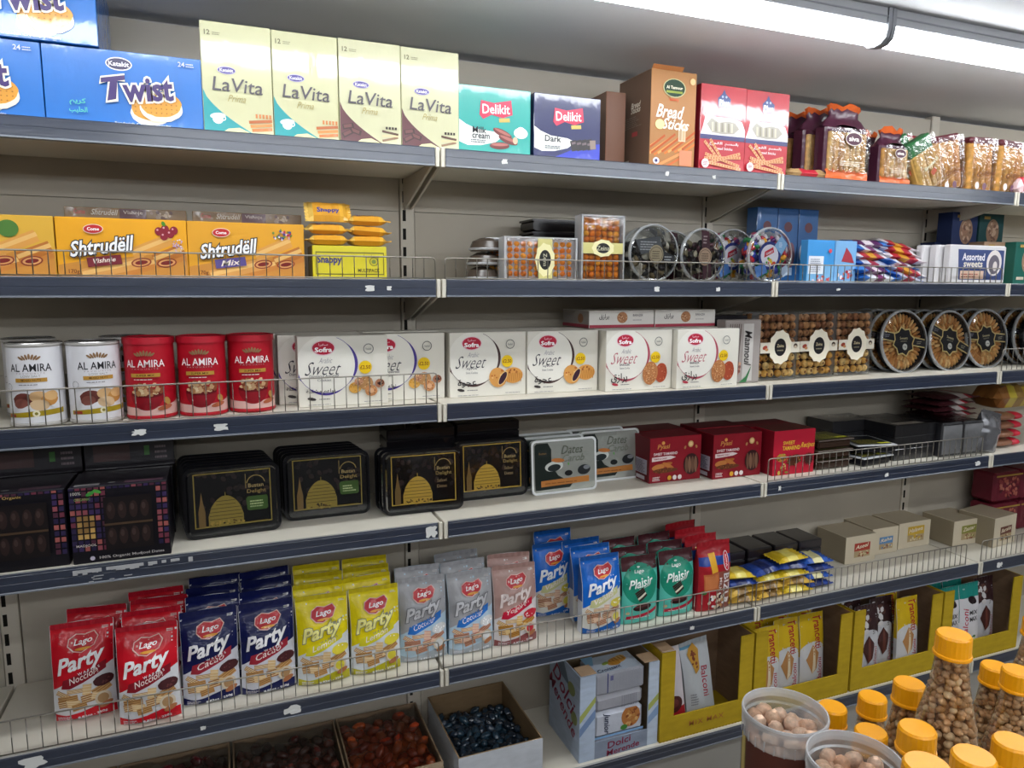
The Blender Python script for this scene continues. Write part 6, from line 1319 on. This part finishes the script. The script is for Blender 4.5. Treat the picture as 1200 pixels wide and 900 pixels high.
yd = [(.84, .338, 'MIX MAX', 'yellow display carton beside the pale blue one, faint capitals on its lip'), (1.217, .4, None, 'yellow display carton with yellow-topped cake packs'), (1.635, .415, None, 'yellow display carton holding brown and yellow cake packs'), (2.06, .415, None, 'yellow display carton with green-topped cake packs at the right')]
for i, (x, w_, tx, l) in enumerate(yd): tag(put(ydisp(w_, tx)(), (x, 1.69, Z6 + .001)), l, 'carton', 'yellow display cartons')
m2 = MB(); m2.box(-.022, .022, 0, .05, 0, .003, '#c8a888', 'board', .001); tag(m2.build('carton_flap', None, (.84 - .338/2 + .024, 1.69, Z6 + .2872)), 'tan folded flap on top of the first yellow carton post', 'flap')
def slim(kind, w=.105, h=.255, d=.03):
    base = dict(yellow='#d0d0d2', brown='#c4c4ca', teal='#dcdade', white='#c4c8cc', red='#d8d0d4')[kind]
    return lambda: pouch(w, h, d, base, A_tranc(kind), 'cake_pack', topcol=dict(yellow='#d0ae20', brown='#3a2426', teal='#1f8a80', white='#b8c0c8', red='#d0c8cc')[kind], seed=len(kind), sidecol=base)
L6 = [('white', .865, 1.735, -.12, 'pale silver cake pack leaning left alone in the first yellow carton'), ('red', .742, 1.715, -.1, 'white and red cake pack at the left in the first yellow carton'),
      ('yellow', 1.105, 1.715, 0, 'yellow-topped cake pack nearest the left post, slumping forward'), ('yellow', 1.21, 1.74, .0, 'yellow-topped cake pack in the middle of the second yellow carton'), ('yellow', 1.318, 1.74, .0, 'yellow-topped cake pack at the right of the second yellow carton'),
      ('brown', 1.548, 1.72, 0, 'brown-topped cake pack left in the third yellow carton'), ('brown', 1.65, 1.75, 0, 'brown-topped cake pack set back beside the yellow-topped one'), ('yellow', 1.735, 1.715, 0, 'yellow-topped cake pack right in the third yellow carton'),
      ('teal', 1.955, 1.72, 0, 'green-topped cake pack left in the last yellow carton'), ('teal', 2.06, 1.72, 0, 'green-topped cake pack in the middle of the last yellow carton'), ('brown', 2.17, 1.74, 0, 'brown-topped cake pack at the right of the last yellow carton')]
for kind, x, y, a, l in L6: P(6, 'sl_' + kind, slim(kind), x, y, l, 'pack', 'tall slim cake packs', z=.012, rot=(-.06, a, 0))
for i, (kind, x) in enumerate((('yellow', 1.12), ('yellow', 1.225), ('yellow', 1.32), ('brown', 1.55), ('yellow', 1.73), ('teal', 1.96), ('teal', 2.07))): P(6, 'sl_' + kind, None, x, 1.795 if x != 1.225 else 1.8, 'cake pack in the second row, %s from the left in the yellow cartons' % ORD[i], 'pack', 'slim cake packs behind', z=.014, rot=(-.06, 0, 0))

# ---------------------------------------------------------------- FOREGROUND: nut bottles and tubs on a display table
TB = .66
mb = MB(); mb.box(.05, 1.35, .30, .88, TB - .03, TB, '#8a8680', 'enamel', .003); t = mb.build('display_table')
for x in (.08, 1.29):
    for y in (.33, .82): m2 = MB(); m2.box(x, x + .03, y, y + .03, 0, TB - .03, '#6a6864', 'enamel'); m2.build('leg', t)
tag(t, 'grey display table under the nut bottles and tubs', 'table')
def bottle(H, R, seed):
    rn = random.Random(seed); rnk = .0198; Hn = H - .03
    pr = [(R*.9, 0), (R, .008), (R, H - .17), (R*.985, H - .155), (R*.92, H - .13), (R*.78, H - .105), (rnk*1.2, H - .07), (rnk, H - .036), (rnk, Hn + .002)]
    mb = MB(); mb.lathe([(0, .001)] + pr, 32, '#fff', 'pet', cap=False); o = mb.build('nut_bottle')
    mb = MB(); rc = .0226; k = 48; vs = []; zz = [H - .031, H - .028, H - .0265, H - .0262, H - .003, H]; rr_ = [rc + .0008, rc + .0010, rc + .0004, rc - .0004, rc - .0008, rc - .003]
    for z, r_ in zip(zz, rr_):
        for q in range(k): a = 2*PI*q/k; e = .00035 if (q % 2 and z > H - .0265 and z < H - .001) else 0; vs.append(((r_ - e) * math.cos(a), (r_ - e) * math.sin(a), z))
    mb.add(vs, [(j*k + q, j*k + (q+1) % k, (j+1)*k + (q+1) % k, (j+1)*k + q) for j in range(5) for q in range(k)] + [tuple(range(5*k, 6*k)), tuple(range(k))], '#f6a60a', 'plast', False)
    mb.build('screw_cap', o)
    def rad(z):
        for (r0, z0), (r1, z1) in zip(pr, pr[1:]):
            if z0 <= z <= z1: return r0 + (r1 - r0) * (z - z0) / max(z1 - z0, 1e-6)
        return rnk
    nm = MB(); z = max(.02, H - .24); zt = H - .032
    while z < zt:
        r_ = rad(z) - .0062; n = max(3, int(2*PI*r_ / .0108)); ph = rn.random() * 6
        for q in range(n):
            a = ph + 2*PI*(q + rn.uniform(-.25, .25)) / n
            rot = Matrix.Rotation(rn.random()*6, 3, 'Z') @ Matrix.Rotation(rn.uniform(-.9, .9), 3, 'Y')
            s_ = rn.uniform(.85, 1.12); nm.blob((r_*math.cos(a), r_*math.sin(a), z + rn.uniform(-.003, .003)), (.0068*s_, .0054*s_, .0048*s_), rn.choice(['#dcb080', '#e8c294', '#d0a06c', '#f0d2a4', '#e0b484', '#c49662']), 'nut', 7, 5, rot, .08, rn)
        z += .0078
    nm.lathe([(0, .004), (R - .012, .004), (R - .012, H - .17), (R*.78 - .012, H - .105), (.009, H - .06), (0, H - .04)], 14, '#b88c60', 'nut', cap=False)
    me = nm.mesh('nuts'); return o, me
BT = {}
def put_bottle(kind, x, y, label):
    kind = round(kind, 3)
    if kind not in BT:
        o, me = bottle(kind, .0405, int(kind*100)); BT[kind] = (o, me)
    else: o = dup(BT[kind][0]); me = BT[kind][1]
    a = random.random() * 6; put(o, (x, y, TB + .0005), (0, 0, a), label, 'bottle', 'nut bottles with orange-yellow caps')
    n = bpy.data.objects.new('nuts', me); COL.objects.link(n); n.location = (x, y, TB + .0006); n.rotation_euler = (0, 0, a)
    tag(n, 'brown nuts filling the ' + label, 'nuts', 'nuts inside the bottles', 'stuff')
def pzc(pxx, pyy, Z): p = pz(pxx, pyy, Z); return p.x, p.y
ZM, ZL = TB + .29, TB + .37
for Zc, qx, qy, l in ((1.10, 1117, 755, 'clear bottle standing tallest in the middle, before the yellow cartons'), (.90, 1022, 826, 'clear bottle just right of the back tub'), (.98, 1065, 811, 'clear bottle directly left of the tall one'), (.94, 1166, 790, 'clear bottle half hidden behind the big right one'),
        (.98, 1192, 796, 'clear bottle cut by the right edge, cap above the shelf line'), (1.02, 1074, 866, 'clear bottle in front of the left pair'), (.90, 1121, 850, 'clear bottle in front of the tall one'), (1.02, 1186, 882, 'clear bottle in the lower right corner'),
        (.90, 975, 838, 'clear bottle whose cap peeks out behind the back tub'), (.94, 1020, 868, 'clear bottle mostly hidden behind the front tub'), (1.06, 1140, 900, 'clear bottle at the bottom edge between two others'), (.98, 1215, 735, 'clear bottle at the right edge by the last yellow carton'), (1.10, 1085, 912, 'clear bottle whose cap just shows at the bottom edge')):
    x, y = pzc(qx, qy, Zc - .015); put_bottle(Zc - TB, x, y, l)

def tub(R, H):
    mb = MB(); mb.lathe([(0, .001), (R*.86, .001), (R*.88, .004), (R*.95, H - .022)], 40, '#fff', 'frost', cap=False)
    mb.lathe([(R*.95, H - .022), (R*1.0, H - .02), (R, H - .008), (R*1.015, H - .003), (R*1.0, H), (R*.965, H), (R*.945, H - .006), (R*.94, H - .011)], 40, '#fff', 'frost', cap=False); o = mb.build('nut_tub')
    mb = MB(); mb.lathe([(R*.938, H - .0115), (R*.935, H - .012), (0.001, H - .0125)], 40, '#fff', 'clear', cap=False); mb.build('clear_lid', o)
    for q in range(26): a = 2*PI*q/26; m2 = MB(); m2.box(-.0008, .0008, R*.975, R*.99, H - .036, H - .022, '#d8dcde', 'frost'); b = m2.build('rib', o, (0, 0, 0), (0, 0, a))
    def S(x, y, off): a = -3.75 + x / R; r_ = R*.88 + (R*.07) * (y + .0) / (H) + off + .0012; return (r_*math.cos(a), r_*math.sin(a), y)
    A = Art(); A.P('wrap_label').rect(0, .004, R*2.6, H - .036, '#5a3026').rect(0, .004, R*.35, H - .036, '#c8b060').rect(R*.3, .004, R*.35, H - .036, '#8a7a3a').dots(R*.15, .02, R*.12, .015, 14, .006, ['#a83a2c', '#7a3428', '#d8c8a0'])
    A.P('lettering')
    for k in range(11): A.lines(R*.45, .012 + k*.008, R*2.1, .017 + k*.008, 1, '#b0a098', .5, .12)
    lay_print(A, S, o, 1., gx=[R*2*PI/40*k for k in range(1, 40)], step=.00004, off=.0); return o
TH = .34
xt, yt = pzc(920, 832, TB + TH); R1 = .0545
xt2, yt2 = pzc(1002, 888, TB + TH)
o = tub(R1, TH); tag(put(o, (xt, yt, TB + .0005)), 'clear lidded tub with brown label, standing behind the other tub', 'tub', 'clear nut tubs')
o2 = dup(o); tag(put(o2, (xt2, yt2, TB + .0005)), 'clear lidded tub nearest the viewer, lower right of the other tub', 'tub', 'clear nut tubs')
me_n = []
for c in ('#e8c0a0', '#ecc8ac', '#dcae8c'): mb = MB(); mb.blob((0, 0, 0), (.0125, .0105, .0095), c, 'nut', 10, 7, None, .1); me_n.append(mb.mesh('coated_nut'))
for q, (X_, Y_) in enumerate(((xt, yt), (xt2, yt2))):
    w_ = ('back', 'front')[q]
    for layer in range(3):
        n = 0; pts = []
        while n < 4000 and len(pts) < 26:
            n += 1; a = random.random()*2*PI; r_ = math.sqrt(random.random()) * (R1*.92 - .011); p = (r_*math.cos(a), r_*math.sin(a))
            if all((p[0]-s[0])**2 + (p[1]-s[1])**2 > .0165**2 for s in pts): pts.append(p)
        for p in pts:
            c = bpy.data.objects.new('coated_nut', random.choice(me_n)); COL.objects.link(c); c.location = (X_ + p[0], Y_ + p[1], TB + TH - .027 - layer*.013 + random.uniform(-.004, .006)); c.rotation_euler = [random.random()*6 for _ in range(3)]
            tag(c, 'pinkish brown coated nut in the %s tub' % w_, 'nut', 'coated nuts in the %s tub' % w_)
    mb = MB(); rn = random.Random(q)
    mb.lathe([(0, .006), (R1*.8, .006), (R1*.83, TH - .06), (0, TH - .055)], 16, '#b08060', 'nut', cap=False)
    for k in range(230):
        a = rn.random()*2*PI; z = rn.uniform(.1, TH - .036); mb.blob(((R1*.84 - .006)*math.cos(a), (R1*.84 - .006)*math.sin(a), z), (.010, .0085, .0085), rn.choice(['#e0b898', '#e8c4a8', '#d8a888']), 'nut', 6, 4, None, .1, rn)
    n_ = mb.build('coated_nuts', None, (X_, Y_, TB + .001)); tag(n_, 'mass of coated nuts in the lower part of the %s tub' % w_, 'nuts', None, 'stuff')
